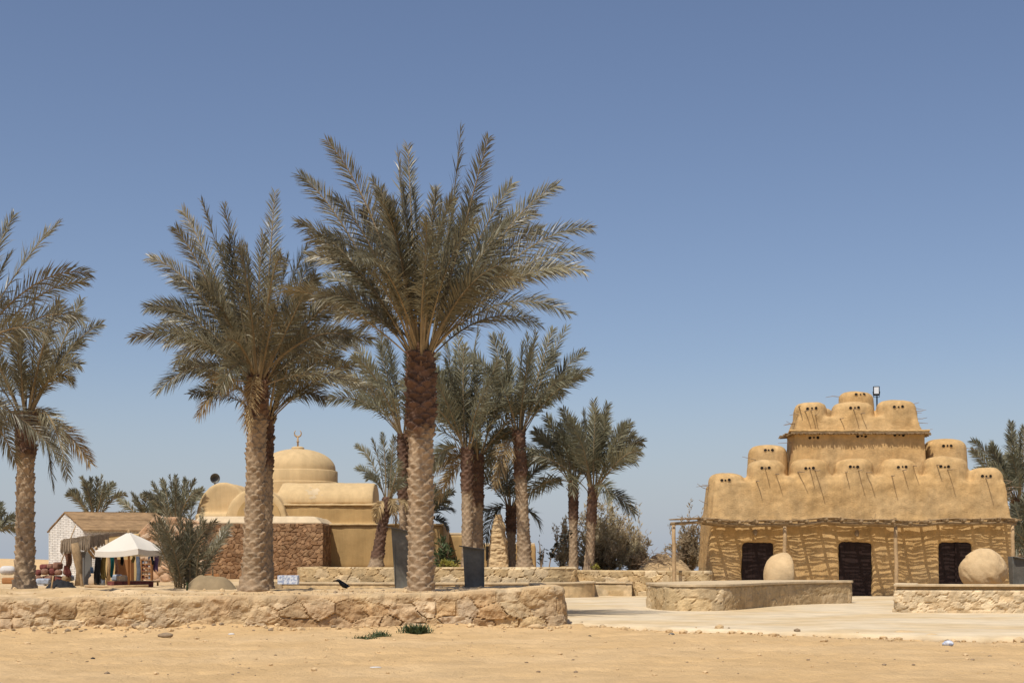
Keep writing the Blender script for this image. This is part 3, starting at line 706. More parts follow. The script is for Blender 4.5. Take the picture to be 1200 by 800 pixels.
# ------------------------------------------------------------------ palms
def trunk_mesh(base, top, rb, rt, split, seed, parent, dz=.022, nseg=60, hb=.105, m=7, flare=.35, amp=.05, redcol=(.115, .066, .043), tancol=(.345, .250, .158), bend=0.):
    rg = np.random.RandomState(seed)
    B = np.array(base); T = np.array(top); H = T[2]-B[2]; nzr = int(H/dz)
    z = np.linspace(-.25, H, nzr+1); th = np.linspace(0, 2*math.pi, nseg, endpoint=False)
    Z, TH = np.meshgrid(z, th, indexing='ij'); q = np.clip(Z/H, 0, 1)
    upper = sstep(split-.035, split+.035, q+.05*fbm(TH*2, Z*3, 3, seed))
    rad = rb+(rt-rb)*q**.8+flare*rb*np.exp(-np.clip(Z, 0, None)/.28)
    disp = np.zeros_like(Z); cid = np.zeros_like(Z)
    A = amp*(1+.55*upper)
    fam = np.floor(Z/hb)
    for dj in (0, -1, -2):
        j = fam+dj
        uu = TH*m/(2*math.pi)+.5*np.mod(j, 2)+.10*np.sin(j*.7+seed)
        ib = np.mod(np.floor(uu), m); u = (uu-np.floor(uu))*2-1
        hr = _hash(ib, j, seed); hr2 = _hash(ib, j, seed+4)
        ht = 1.15+.85*(1-u*u)*(.6+.6*hr2)
        vv = (Z/hb-j)/ht
        h = np.where((vv >= 0) & (vv < 1), A*(.15+.85*vv**1.2)*(1-.62*u*u)*(.55+.75*hr), -1)
        better = h > disp
        cid = np.where(better, hr2*.6+.4*vv, cid); disp = np.maximum(disp, h)
    disp += .012*fbm(TH*6, Z*16, 3, seed+2)*(1+upper)
    rr = rad*(.84+.12*upper)+disp
    ax_ = B[None, :]+(T-B)[None, :]*np.clip(z/H, -.1, 1)[:, None]**1.0
    ax_[:, 0] += bend*np.sin(np.clip(z/H, 0, 1)*math.pi)
    ax_[:, 2] = B[2]+z
    V = np.stack([ax_[:, 0][:, None]+rr*np.cos(TH), ax_[:, 1][:, None]+rr*np.sin(TH), np.broadcast_to(ax_[:, 2][:, None], Z.shape)+.0*Z], -1)
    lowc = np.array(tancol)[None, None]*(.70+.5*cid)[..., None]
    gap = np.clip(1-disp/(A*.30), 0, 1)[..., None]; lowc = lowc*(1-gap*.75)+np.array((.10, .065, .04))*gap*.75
    foot_dark = (np.exp(-np.clip(Z, 0, None)/.5)*.30)[..., None]  # tint turns darker brown towards the foot of the trunk
    lowc = lowc*(1-foot_dark)+np.array((.22, .155, .10))*foot_dark
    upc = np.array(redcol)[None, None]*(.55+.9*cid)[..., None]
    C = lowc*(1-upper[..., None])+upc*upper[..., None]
    idx = np.arange(Z.size).reshape(Z.shape); nxt = np.roll(idx, -1, 1)
    f = np.stack([idx[:-1], nxt[:-1], nxt[1:], idx[1:]], -1).reshape(-1, 4).tolist()
    f.append(tuple(int(i) for i in idx[-1]))
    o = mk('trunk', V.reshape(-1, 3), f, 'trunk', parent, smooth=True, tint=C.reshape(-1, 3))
    return o

def frond(parent, C, T, k, roll, rg, leafmat='leaf', n=70, ll=.46, lw=.030, bare=.20, sag_=0., pw=.030):
    """one feather leaf from the crown at C to its tip at T, arched by k of its length"""
    C = np.array(C); T = np.array(T); ch = T-C; L = np.linalg.norm(ch)
    P1 = C+ch*.48+np.array((0, 0, 1.))*k*L+rg.uniform(-.05, .05, 3)*L
    T = T-np.array((0, 0, 1.))*sag_*L
    curl = rg.uniform(.03, .16)*L*min(1., math.hypot(ch[0], ch[1])/L*1.3); ZU = np.array((0, 0, 1.))
    def bez(t): t = np.asarray(t)[:, None]; return (1-t)**2*C+2*t*(1-t)*P1+t*t*T+ZU*curl*(t-t**4)
    def tan(t):
        t = np.asarray(t)[:, None]; d = 2*(1-t)*(P1-C)+2*t*(T-P1)+ZU*curl*(1-4*t**3); return d/np.linalg.norm(d, axis=1)[:, None]
    V = []; Fc = []; mi = []
    # rachis, four-sided
    nr = 12; tr = np.linspace(0, 1, nr); pb = bez(tr); tb = tan(tr)
    side0 = np.array((ch[1], -ch[0], 0.)); 
    if np.linalg.norm(side0) < .15*L: side0 = np.array((math.cos(roll*3), math.sin(roll*3), 0.))
    side0 /= np.linalg.norm(side0)
    def frame(t, tg):
        s = side0[None]-(tg@side0)[:, None]*tg; s /= np.linalg.norm(s, axis=1)[:, None]
        u = np.cross(s, tg); a = (roll*np.clip(np.asarray(t)*1.5, 0, 1))[:, None]
        return s*np.cos(a)+u*np.sin(a), u*np.cos(a)-s*np.sin(a)
    s, u = frame(tr, tb); w = pw*(1-tr)**.8+.006
    ring = np.stack([pb+s*w[:, None], pb+u*w[:, None]*.6, pb-s*w[:, None], pb-u*w[:, None]*.6], 1)
    V.append(ring.reshape(-1, 3))
    for i in range(nr-1):
        for a in range(4): Fc.append((i*4+a, i*4+(a+1) % 4, (i+1)*4+(a+1) % 4, (i+1)*4+a)); mi.append(1)
    off = nr*4
    for sg in (-1, 1):
        t = np.linspace(bare, .995, n)+rg.uniform(-.5, .5, n)*(1/n); t = np.clip(t, bare, 1.)
        p = bez(t); tg = tan(t); s, u = frame(t, tg)
        x = (t-bare)/(1-bare)
        ln = ll*(.35+.65*np.clip(x/.22, 0, 1))*(1-.55*np.clip((x-.62)/.38, 0, 1)**1.4)*rg.uniform(.85, 1.12, n)
        ang = np.radians(57-28*x)+rg.normal(0, .07, n)
        vv = np.radians(rg.choice([-14, 10, 32], n, p=[.3, .4, .3]))+rg.normal(0, .12, n)
        d = tg*np.cos(ang)[:, None]+(sg*s*np.cos(vv)[:, None]+u*np.sin(vv)[:, None])*np.sin(ang)[:, None]
        d /= np.linalg.norm(d, axis=1)[:, None]
        wd = np.cross(d, u); wd /= np.linalg.norm(wd, axis=1)[:, None]
        nn = np.cross(wd, d); rl = rg.normal(0, .5, n)[:, None]
        wd = wd*np.cos(rl)+nn*np.sin(rl)
        hw = lw*.5*rg.uniform(.8, 1.2, n)[:, None]
        mid = p+d*ln[:, None]*.45; tip = p+d*ln[:, None]; tip[:, 2] -= ln*rg.uniform(.02, .24, n)
        q = np.stack([p-wd*hw*.6, p+wd*hw*.6, mid+wd*hw, mid-wd*hw, tip], 1)
        V.append(q.reshape(-1, 3))
        for i in range(n):
            b = off+i*5; Fc.append((b, b+1, b+2, b+3)); Fc.append((b+3, b+2, b+4)); mi += [0, 0]
        off += n*5
    return mk('frond', np.concatenate(V), Fc, [leafmat, 'rachis' if leafmat != 'leaf_dry' else 'leaf_dry'], parent, mi)

GRP = 'date palms of the oasis'
def palm(label, px, py, Y, pt, lean, wb, wt, L, n, el, seed, split=.6, leafmat='leaf', tips=(), nl=70, ll=.46, lw=.030, hang=2, near=True, bend=0., flare=.35, az_skip=None, trunk=True, dry=0, zbase=None, group=GRP, name='date_palm', pw=.030, arch=(.05, .26)):
    rg = np.random.RandomState(seed); s = F/Y
    base = W(px, py, Y)
    if zbase is not None: base.z = zbase
    top = W(px+lean, pt, Y)
    t = thing(name, label, 'palm tree', base, group)
    if trunk:
        rb, rt = wb/2/s, wt/2/s
        trunk_mesh(base, top, rb, rt, split, seed, t, dz=.022 if near else .04, nseg=60 if near else 36, hb=.125 if near else .12, m=6, amp=.115*rb/.37 if near else .10*rb/.37, flare=flare, bend=bend)
    c0 = np.array(top)-np.array((0, 0, .12))
    if trunk:                                   # ragged stubs of cut leaf bases round the top of the trunk
        mb = MB()
        for i in range(26 if near else 14):
            a = rg.uniform(0, 2*math.pi); rr_ = wt/2/s*.85; b0 = Vector((c0[0]+math.cos(a)*rr_, c0[1]+math.sin(a)*rr_, c0[2]-rg.uniform(-.1, .75)))
            o_ = Vector((math.cos(a), math.sin(a), 0)); l_ = rg.uniform(.10, .34); w_ = rg.uniform(.025, .05)
            mb.tube([b0-o_*.05, b0+o_*.08+Vector((0, 0, l_*.5)), b0+o_*rg.uniform(.07, .2)+Vector((0, 0, l_))], [w_*1.3, w_, w_*.5], 5)
        mb.build('stub_collar', 'rachis' if rg.rand() < .3 else 'fibre', t)
    Lm = L/s
    def one(azd, eld, ln, kk, mt=leafmat, sg=0.):
        a, e = R(azd), R(eld)
        c = c0+np.array((math.cos(a), math.sin(a), 0.))*wt/2/s*.75+np.array((0, 0, rg.uniform(-.2, .15)))
        tip = c+ln*np.array((math.cos(e)*math.cos(a), math.cos(e)*math.sin(a), math.sin(e)))
        frond(t, c, tip, kk, rg.choice((-1, 1))*rg.uniform(.6, 1.8), rg, mt, nl, ll, lw, pw=pw, sag_=sg)
    for i in range(n):
        q = (i+.5)/n
        eld = el[0]+(el[1]-el[0])*(q**.8)+rg.uniform(-6, 6)
        azd = i*137.5+seed*31+rg.uniform(-12, 12)
        kk = arch[1]+(arch[0]-arch[1])*q
        ln = Lm*rg.uniform(.84, 1.04)*(1-.12*(1-q))
        one(azd, eld, ln, kk)
    for i in range(hang): one(rg.uniform(0, 360), rg.uniform(-35, -10), Lm*rg.uniform(.55, .8), .28)
    for i in range(dry): one(rg.uniform(0, 360), rg.uniform(-60, -15), Lm*rg.uniform(.4, .75), .3, 'leaf_dry')
    for (tx, ty, dy, kk) in tips:
        tip = W(tx, ty, Y); f_ = (Y+dy)/Y; tip = Vector((tip.x*f_, Y+dy, EYE+(tip.z-EYE)*f_))
        d = np.array(tip)-c0; a = math.atan2(d[1], d[0])
        c = c0+np.array((math.cos(a), math.sin(a), 0.))*wt/2/s*.7
        frond(t, c, np.array(tip), kk, rg.choice((-1, 1))*rg.uniform(.7, 1.7), rg, leafmat, nl, ll, lw, pw=pw)
    return t

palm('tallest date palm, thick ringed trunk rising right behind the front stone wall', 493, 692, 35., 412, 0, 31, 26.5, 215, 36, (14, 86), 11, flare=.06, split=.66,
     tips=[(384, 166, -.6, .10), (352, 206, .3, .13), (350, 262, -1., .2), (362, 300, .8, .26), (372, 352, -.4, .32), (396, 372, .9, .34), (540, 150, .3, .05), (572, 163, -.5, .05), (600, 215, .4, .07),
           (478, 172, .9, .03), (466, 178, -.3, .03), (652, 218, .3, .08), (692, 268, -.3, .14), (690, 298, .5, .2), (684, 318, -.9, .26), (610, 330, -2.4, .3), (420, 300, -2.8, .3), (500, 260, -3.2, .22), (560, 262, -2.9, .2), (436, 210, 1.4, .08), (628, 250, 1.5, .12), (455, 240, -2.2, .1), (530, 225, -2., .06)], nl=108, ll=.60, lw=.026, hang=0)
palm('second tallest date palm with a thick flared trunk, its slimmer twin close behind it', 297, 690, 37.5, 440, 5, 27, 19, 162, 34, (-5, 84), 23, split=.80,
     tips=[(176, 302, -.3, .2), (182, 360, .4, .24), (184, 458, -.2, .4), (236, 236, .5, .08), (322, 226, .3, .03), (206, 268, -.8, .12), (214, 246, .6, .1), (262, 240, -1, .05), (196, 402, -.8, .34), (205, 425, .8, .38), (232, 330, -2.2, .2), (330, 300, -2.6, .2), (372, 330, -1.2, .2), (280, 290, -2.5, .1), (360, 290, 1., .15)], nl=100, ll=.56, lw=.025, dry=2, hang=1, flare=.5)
palm('slim date palm tucked directly behind the second tallest palm', 313, 690, 40., 482, 1, 14, 10, 130, 24, (12, 78), 31, split=.68, tips=[(408, 402, -.2, .2), (398, 420, .6, .26), (380, 468, -.6, .34), (352, 352, .2, .05), (336, 345, -.6, .05), (385, 385, 1, .2)], nl=84, ll=.54, lw=.025, hang=0)
palm('date palm with bare grey trunk at the left edge beside the market stalls', 29, 690, 36.5, 482, 1, 23, 17, 112, 12, (22, 84), 41, split=.74, tips=[(118, 380, -.2, .2), (95, 352, .4, .1), (84, 446, -.9, .5), (80, 560, -.6, .62), (62, 572, .8, .66), (-30, 560, -.5, .6), (40, 340, -.3, .03), (70, 352, -1.2, .06)], nl=90, ll=.50, lw=.024, dry=2, hang=2)
palm('date palm with only its fronds reaching in at the left edge', -72, 690, 33.5, 452, 4, 28, 22, 200, 9, (20, 84), 47, split=.7, tips=[(68, 262, -.3, .12), (104, 320, .3, .22), (16, 252, .2, .08), (60, 395, -1, .34), (100, 330, 1.2, .2)], nl=96, ll=.56, lw=.025, hang=2)
palm('date palm half hidden behind the tallest palm trunk', 475, 665, 61., 508, -2, 14, 12, 118, 20, (14, 82), 53, split=.5, leafmat='leaf_far', tips=[(396, 440, -.2, .2), (414, 402, .3, .12), (418, 470, -.6, .34), (445, 392, .5, .06)], nl=60, ll=0.71, lw=.042, hang=1, near=False)
palm('small scruffy leaning palm with few fronds in front of the mosque wall', 441, 661, 59., 582, 13, 12, 8, 62, 4, (25, 80), 59, split=.1, leafmat='leaf_far', tips=[(418, 522, -.3, .2), (448, 508, .2, .05), (462, 512, -.2, .05), (466, 540, .6, .2), (436, 515, .4, .1), (472, 565, -.4, .3), (430, 560, -.5, .5)], nl=46, ll=.42, lw=.036, near=False, hang=0, dry=4, flare=.7)
palm('date palm left of the pair growing behind the short dark iron stand', 548, 666, 59.5, 524, -1, 13.5, 12, 118, 20, (20, 86), 61, split=.62, leafmat='leaf_far', tips=[(510, 432, -.4, .2), (520, 400, .4, .1), (560, 384, .3, .02), (536, 386, -.3, .02), (506, 545, -.5, .4), (512, 478, .7, .3)], nl=64, ll=0.72, lw=.042, hang=1, near=False)
palm('date palm right of the pair growing behind the short dark iron stand', 560, 666, 61., 532, 0, 13, 11, 112, 14, (10, 78), 67, split=.55, leafmat='leaf_far', tips=[(596, 470, .3, .2), (590, 440, -.3, .1), (604, 510, .4, .3)], dry=2, nl=60, ll=0.71, lw=.042, hang=1, near=False)
palm('tall date palm standing right of the crumbling mud pillar', 615, 664, 60., 504, -7, 17, 11, 120, 16, (26, 86), 71, split=.66, leafmat='leaf_far', tips=[(664, 384, .3, .06), (690, 436, -.3, .16), (684, 412, .6, .12), (586, 392, .3, .06), (648, 386, -.5, .04), (680, 442, -.9, .22), (618, 392, .3, .02)], dry=1, nl=64, ll=0.72, lw=.042, hang=1, near=False)
palm('shorter date palm between the crumbling mud pillar and its taller neighbour', 599, 665, 63., 592, 0, 11, 10, 80, 15, (18, 82), 73, split=.55, leafmat='leaf_far', tips=[(566, 640, -.3, .62), (556, 520, .3, .3), (640, 545, .4, .3)], nl=52, ll=0.68, lw=.042, near=False)
palm('left date palm of the two before the tamarisk bush', 672, 668, 61., 566, 0, 10.5, 9, 90, 16, (14, 84), 79, split=.58, leafmat='leaf_far', tips=[(630, 512, -.3, .26), (640, 488, .4, .12), (616, 545, -.5, .5)], nl=56, ll=0.70, lw=.042, near=False)
palm('right date palm of the two before the tamarisk bush', 690, 668, 60., 570, 5, 11, 9.5, 92, 16, (22, 86), 83, split=.55, leafmat='leaf_far', tips=[(752, 518, .3, .2), (738, 496, -.3, .14), (696, 470, .2, .02), (712, 474, .5, .02), (744, 540, -.8, .3), (660, 480, .6, .1)], nl=58, ll=0.70, lw=.042, near=False)
palm('palm crown sticking up behind the roof ridge of the white hut', 112, 665, 66., 606, 0, 10, 9, 56, 14, (34, 86), 89, leafmat='leaf_far', nl=40, ll=.42, lw=.05, near=False, hang=0, zbase=.6)
palm('palm with upright fronds behind the market stalls, left of the mosque', 205, 665, 66., 612, 0, 12, 11, 62, 16, (20, 86), 97, leafmat='leaf_far', nl=40, ll=.42, lw=.05, near=False, hang=0, zbase=.6, tips=[(190, 562, .2, .05), (206, 557, .1, .02), (228, 562, .2, .05)])
palm('low palm behind the pink rubble wall of the stalls', 172, 665, 68., 612, 0, 12, 11, 44, 18, (0, 75), 101, leafmat='leaf_far', nl=36, ll=.42, lw=.05, near=False, hang=0, zbase=.6)
palm('large dark palm crown behind the right side of the mud tower', 1196, 690, 68., 585, 0, 20, 18, 88, 40, (-12, 85), 103, leafmat='leaf_far', nl=60, ll=.60, lw=.05, near=False, zbase=0)
palm('lower palm beside the right side of the mud tower with hanging fronds', 1212, 690, 64., 640, 0, 20, 18, 70, 34, (-15, 85), 107, leafmat='leaf_far', nl=56, ll=.60, lw=.05, near=False, zbase=0, hang=6)
palm('palm fronds behind the tallest palm trunk beside the mosque wall', 500, 662, 65., 606, 0, 12, 11, 46, 20, (5, 80), 109, leafmat='leaf_far', nl=44, ll=.50, lw=.045, near=False, zbase=.9, hang=1)
palm('small palm cut off by the left edge of the picture', -14, 665, 60., 622, 0, 10, 9, 42, 16, (0, 80), 113, leafmat='leaf_far', nl=40, ll=.45, lw=.05, near=False, zbase=.6, hang=0)

# stemless palm clump beside the stalls
rg = np.random.RandomState(5); Y = 41.5; cb = W(219, 690, Y); cb.z = .68
t = thing('palm_clump', 'bushy stemless young palm clump between the parasol and the brown stone wall', 'palm clump', cb)
for i in range(28):
    a = rg.uniform(0, 2*math.pi); e = R(rg.uniform(48, 88)); ln = rg.uniform(1.5, 2.75)*(.75+.25*math.sin(e))
    c = np.array(cb)+np.array((rg.normal(0, .22), rg.normal(0, .2), -.05))
    tip = c+ln*np.array((math.cos(e)*math.cos(a), math.cos(e)*math.sin(a), math.sin(e)))
    frond(t, c, tip, rg.uniform(.02, .16), rg.uniform(-1, 1), rg, 'leaf', 58, .42, .024, bare=.10, pw=.018)

# ------------------------------------------------------------------ bushes
def bush(name, label, cat, c, size, nb, nleaf, lsz, seed, m, twig='twig', droop=0., group=None):
    rg = np.random.RandomState(seed)
    t = thing(name, label, cat, c, group)
    br = MB(); tips = []
    for i in range(nb):
        a = rg.uniform(0, 2*math.pi); e = math.acos(rg.uniform(0.02, 1)); l = rg.uniform(.65, 1.0)
        p = np.array(c); d = np.array((math.sin(e)*math.cos(a)*size[0], math.sin(e)*math.sin(a)*size[1], math.cos(e)*size[2]))*l
        mid = p+d*.5+np.array((0, 0, size[2]*.10)); end = p+d+np.array((0, 0, .12*size[2]-droop*rg.rand()))
        br.tube([p, mid, end], [.035, .022, .006], 4, caps=False)
        for k in range(7):
            q = rg.uniform(.35, 1.0); b0 = p+(mid-p)*min(1, q*2) if q < .5 else mid+(end-mid)*(q*2-1)
            e2 = b0+rg.normal(0, .17, 3)*np.array(size)+np.array((0, 0, .10*size[2]))
            if e2[2] < c[2]+.05: e2[2] = c[2]+.05
            br.tube([b0, (b0+e2)/2+rg.normal(0, .03, 3), e2], [.012, .008, .003], 3, caps=False); tips.append((b0, e2))
    br.build('branches', twig, t)
    k = rg.randint(0, len(tips), nleaf); A = np.array([tips[i][0] for i in k]); B = np.array([tips[i][1] for i in k])
    q = rg.uniform(.2, 1.08, nleaf)[:, None]; p = A+(B-A)*q+rg.normal(0, .05, (nleaf, 3))*np.array(size)*.6
    d = (B-A)/np.linalg.norm(B-A, axis=1)[:, None]*.7+rg.normal(0, .5, (nleaf, 3))+np.array((0, 0, .25)); d /= np.linalg.norm(d, axis=1)[:, None]
    w = np.cross(d, rg.normal(0, 1, (nleaf, 3))); w /= np.linalg.norm(w, axis=1)[:, None]
    ls = lsz*rg.uniform(.6, 1.5, nleaf)[:, None]
    V = np.stack([p, p+d*ls*.5+w*ls*.14, p+d*ls, p+d*ls*.5-w*ls*.14], 1).reshape(-1, 3)
    V[:, 2] = np.maximum(V[:, 2], c[2]-.02)
    f = np.arange(nleaf*4).reshape(-1, 4)
    mk('foliage', V, f, m, t)
    return t
c = W(710, 668, 65.); c.z = .9
bush('tamarisk_bush', 'large olive brown tamarisk bush behind the two right palms', 'bush', c, (2.15, 1.6, 2.8), 52, 13000, .17, 2, 'bush')
c = W(745, 668, 64.); c.z = .9
bush('tamarisk_bush', 'lower rounded olive shrub at the right foot of the large tamarisk', 'bush', c, (1.0, 1., 1.5), 26, 5200, .15, 3, 'bush')
c = W(806, 668, 64.); c.z = .8
bush('dry_bush', 'dry brown bush behind the left end of the pergola', 'bush', c, (1.25, 1.2, 2.0), 34, 7500, .15, 4, 'bush_dry')
c = W(659, 668, 63.); c.z = .95
bush('tamarisk_bush', 'thin wispy tamarisk left of the left palm by the bush', 'bush', c, (.6, .6, 2.3), 12, 2200, .14, 5, 'bush')
c = W(523, 662, 58.5); c.z = 1.12
bush('shrub', 'low yellow green shrub on the planter beside the tallest palm', 'shrub', c, (.42, .4, .38), 14, 900, .12, 6, 'yellow_green')
c = W(520, 660, 60.5); c.z = 1.12
bush('shrub', 'grey green leafy shrub behind the yellow one', 'shrub', c, (.55, .5, 1.1), 14, 420, .24, 7, 'green')
c = W(698, 669, 59.8); c.z = 1.0
bush('shrub', 'tiny yellow green shrub at the foot of the right palm by the bush', 'shrub', c, (.24, .24, .26), 10, 500, .10, 8, 'yellow_green')
c = W(634, 666, 59.); c.z = 1.1
bush('sapling', 'thin leafless looking sapling right of the tall palm', 'sapling', c, (.16, .16, 1.25), 5, 60, .16, 9, 'dark_leaf')
c = W(643, 666, 59.); c.z = 1.1
t = thing('dark_branch', 'leaning branch of dark withered leaves beside the thin sapling', 'branch', c)
mb = MB(); pts = [c, W(646, 650, 59), W(655, 636, 59), W(668, 624, 59)]; mb.tube(pts, [.03, .025, .018, .008], 6); mb.build('stem', 'twig', t)
rg = np.random.RandomState(3); mb = MB()
for i in range(110):
    q = rg.uniform(.25, 1)*3; k = min(2, int(q)); p = pts[k].lerp(pts[k+1], q-k)+Vector(rg.normal(0, .07, 3))
    d = Vector(rg.normal(0, 1, 3)).normalized()*.10; w = d.cross(Vector(rg.normal(0, 1, 3))).normalized()*.05
    mb.add([p-d, p+w, p+d, p-w], [(0, 1, 2, 3)])
mb.build('leaves', 'dark_leaf', t)
c = W(1204, 672, 47.)
# weeds at the foot of the front wall
def weed(px, py, r, h, n, seed, label):
    rg = np.random.RandomState(seed); Y = F*EYE/(py-HZ); x = XX(px, Y); c = Vector((x, Y, float(ground_z(np.array([x]), np.array([Y]))[0])-.01)); mb = MB()
    for i in range(n):
        a = rg.uniform(0, 6.28); b = c+Vector((rg.normal(0, r*.5), rg.normal(0, .09), 0)); l = h*rg.uniform(.4, 1.1)
        e = b+Vector((math.cos(a)*l*.8, math.sin(a)*l*.6, l*rg.uniform(.35, 1))); w = (e-b).cross(Vector((0, 0, 1)))
        w = (w.normalized() if w.length > 0 else Vector((1, 0, 0)))*.011; m_ = (b+e)/2+Vector((0, 0, l*.15))
        mb.add([b, m_+w, e, m_-w], [(0, 1, 2, 3)])
    return tag(mb.build('weed', 'green', None), label, 'weed')
weed(487, 741, .27, .27, 520, 1, 'green weed tuft at the foot of the front wall below the tallest palm')
weed(445, 745, .2, .17, 200, 2, 'smaller sparse green weed left of the bigger tuft')
weed(428, 748, .24, .13, 120, 3, 'flattest thin weed spreading leftmost on the sand by the wall foot')

# ------------------------------------------------------------------ iron information stands
def stand(px, pyt, pyb, w, Y, label, tilt, sl):
    s = F/Y; x = XX(px, Y); zb = ZZ(pyb, Y); h = ZZ(pyt, Y)-zb; wm = w/s
    t = thing('information_stand', label, 'information stand', (x, Y, zb), 'dark iron information stands')
    mb = MB()
    mb.hexa([(x-wm*.40+tilt, Y-.16, zb-.1), (x+wm*.5, Y-.16, zb-.1), (x+wm*.5, Y+.16, zb-.1), (x-wm*.40+tilt, Y+.16, zb-.1),
             (x-wm*.5, Y-.2, zb+h*.97), (x+wm*.5, Y-.2, zb+h*.88), (x+wm*.5, Y+.2, zb+h*.88), (x-wm*.5, Y+.2, zb+h*.97)])
    bevel(mb.build('body', 'iron', t), .012)
    mb = MB(); zt = zb+h*.985
    mb.hexa([(x-wm*.5-sl, Y-.34, zt-.03), (x+wm*.52, Y-.3, zt-h*.085-.03), (x+wm*.52, Y+.26, zt-h*.085-.03), (x-wm*.5-sl, Y+.26, zt-.03),
             (x-wm*.5-sl, Y-.34, zt), (x+wm*.52, Y-.3, zt-h*.085), (x+wm*.52, Y+.26, zt-h*.085), (x-wm*.5-sl, Y+.26, zt)])
    bevel(mb.build('top_plate', 'iron', t), .008)
    mb = MB(); mb.box((x+wm*.5-.06, Y-.205, zb+h*.42), (.02, .03, h*.8)); mb.box((x-wm*.3, Y-.2, zb+h*.4), (.02, .015, h*.7)); mb.build('seam', 'iron', t)
    return t
stand(470, 615, 688, 22, 39.4, 'tall dark iron information stand just left of the tallest palm trunk', .06, .14)
stand(555, 638, 687, 25, 39.6, 'short wide dark iron information stand right of the tallest palm', .0, .10)
stand(1192, 651, 686, 17, 44., 'dark iron information stand at the right edge beside the boulder', .0, -.02)

# ------------------------------------------------------------------ mosque
MY = 62.
mos = thing('mosque', 'ochre plastered desert mosque with a ribbed low dome and barrel vaults', 'mosque', (XX(349, 68), 66, .6))
def mx(px, Y): return XX(px, Y)
Yd = 70.6
ms = MB()
def vault_x(mb, px0, px1, pyt, pyb, Y, dep, mi=0, n=16, roundend=.0):
    """barrel vault with its axis along X"""
    x0, x1 = mx(px0, Y), mx(px1, Y); zt, zb = ZZ(pyt, Y), ZZ(pyb, Y); V = []
    for x in (x0, x1):
        for j in range(n+1):
            a = math.pi*j/n; V.append((x, Y+dep/2-math.cos(a)*dep/2, zb+(zt-zb)*math.sin(a)**.8))
    f = [(j, n+1+j, n+2+j, j+1) for j in range(n)]+[(n, 2*n+1, n+1, 0), tuple(range(n, -1, -1)), tuple(range(n+1, 2*n+2))]
    mb.add(V, f, mi)
def vault_y(mb, pxc, rpx, pyt, pyb, Y0, Y1, n=18, pw=.9):
    xc = mx(pxc, Y0); r = rpx/F*Y0; zt, zb = ZZ(pyt, Y0), ZZ(pyb, Y0); V = []
    for y in (Y0, Y1):
        for j in range(n+1):
            a = math.pi*j/n; V.append((xc-math.cos(a)*r, y, zb+(zt-zb)*math.sin(a)**pw))
    f = [(j+1, n+2+j, n+1+j, j) for j in range(n)]+[(0, n+1, 2*n+1, n), tuple(range(n+1)), tuple(range(2*n+1, n, -1))]
    mb.add(V, f)
# plaster vaults, remeshed into one soft skin
vt = MB()
vault_x(vt, 326, 437, 563.5, 591, 66.2, 3.4)
vt.box((mx(384, 67.5), 68., ZZ(600, 67.5)), ((437-326)/F*66.5, 2.9, 2.0))
vault_y(vt, 262, 33, 564.5, 612, 66.5, 70.5)
vault_y(vt, 300, 36, 572, 612, 65.4, 70.)
vt.box((mx(290, 67), 67.9, ZZ(622, 67)), (110/F*67, 4.2, 1.6))
v, no, f = remeshed(vt, .08, 6, 'vault'); v = lumpy(v, no, .03, .8, 12)
mk('vaults', v, f, 'plaster', mos, smooth=True)
# arch panel proud of the front vault, in the shaded plaster colour
arch = MB(); vault_y(arch, 303, 26, 582, 610, 65.30, 65.6); arch.build('arch_panel', 'plaster_tan_shaded', mos)
# walls below
wl = MB()
wl.box((mx(384, 66), 67.6, ZZ(602, 66)), ((441-330)/F*66., 3.6, (613-592)/F*66))
wl.box((mx(425, 64), 67.0, ZZ(640, 64)), ((520-330)/F*64, 6.0, (668-615)/F*64))
v, no, f = remeshed(wl, .09, 3, 'w'); v = lumpy(v, no, .03, .7, 17)
mk('wall', v, f, 'plaster_tan_shaded', mos, smooth=True)
lg = MB()
lg.box((mx(383, 66), 66.0, ZZ(591.3, 66)), ((442-328)/F*66., .55, .10)); lg.box((mx(425, 64), 64.15, ZZ(614.3, 64)), ((521-330)/F*64, .5, .09))
v, no, f = remeshed(lg, .035, 3, 'lg'); mk('ledge', lumpy(v, no, .03, 1.2, 5), f, 'plaster', mos, smooth=True)
# grey repair patch on the vault
bv = BVHTree.FromPolygons(*(lambda o: ([tuple(x.co+Vector(LOC[mos.name])) for x in o.data.vertices], [tuple(p.vertices) for p in o.data.polygons]))(bpy.data.objects['vaults']))
V = []; nxp, nyp = 30, 20; okp = {}
for i in range(nxp):
    for j in range(nyp):
        px, py = 354+26*i/(nxp-1), 568+18*j/(nyp-1)
        d = (W(px, py, 100)-Vector((0, 0, EYE))).normalized(); p, nrm, ii, dd = bv.ray_cast(Vector((0, 0, EYE)), d)
        e = ((px-367)/12)**2+((py-577)/8)**2+.9*float(fbm(np.array([px*.22]), np.array([py*.3]), 3, 5)[0])-.25*((px-367)/12*(py-577)/8)
        if p is not None and e < .62: okp[(i, j)] = len(V); V.append(p+nrm*.006)
f = [(okp[(i, j)], okp[(i+1, j)], okp[(i+1, j+1)], okp[(i, j+1)]) for i in range(nxp-1) for j in range(nyp-1) if all(k_ in okp for k_ in ((i, j), (i+1, j), (i+1, j+1), (i, j+1)))]
if f: mk('repair_patch', V, f, 'patch', mos, smooth=True)
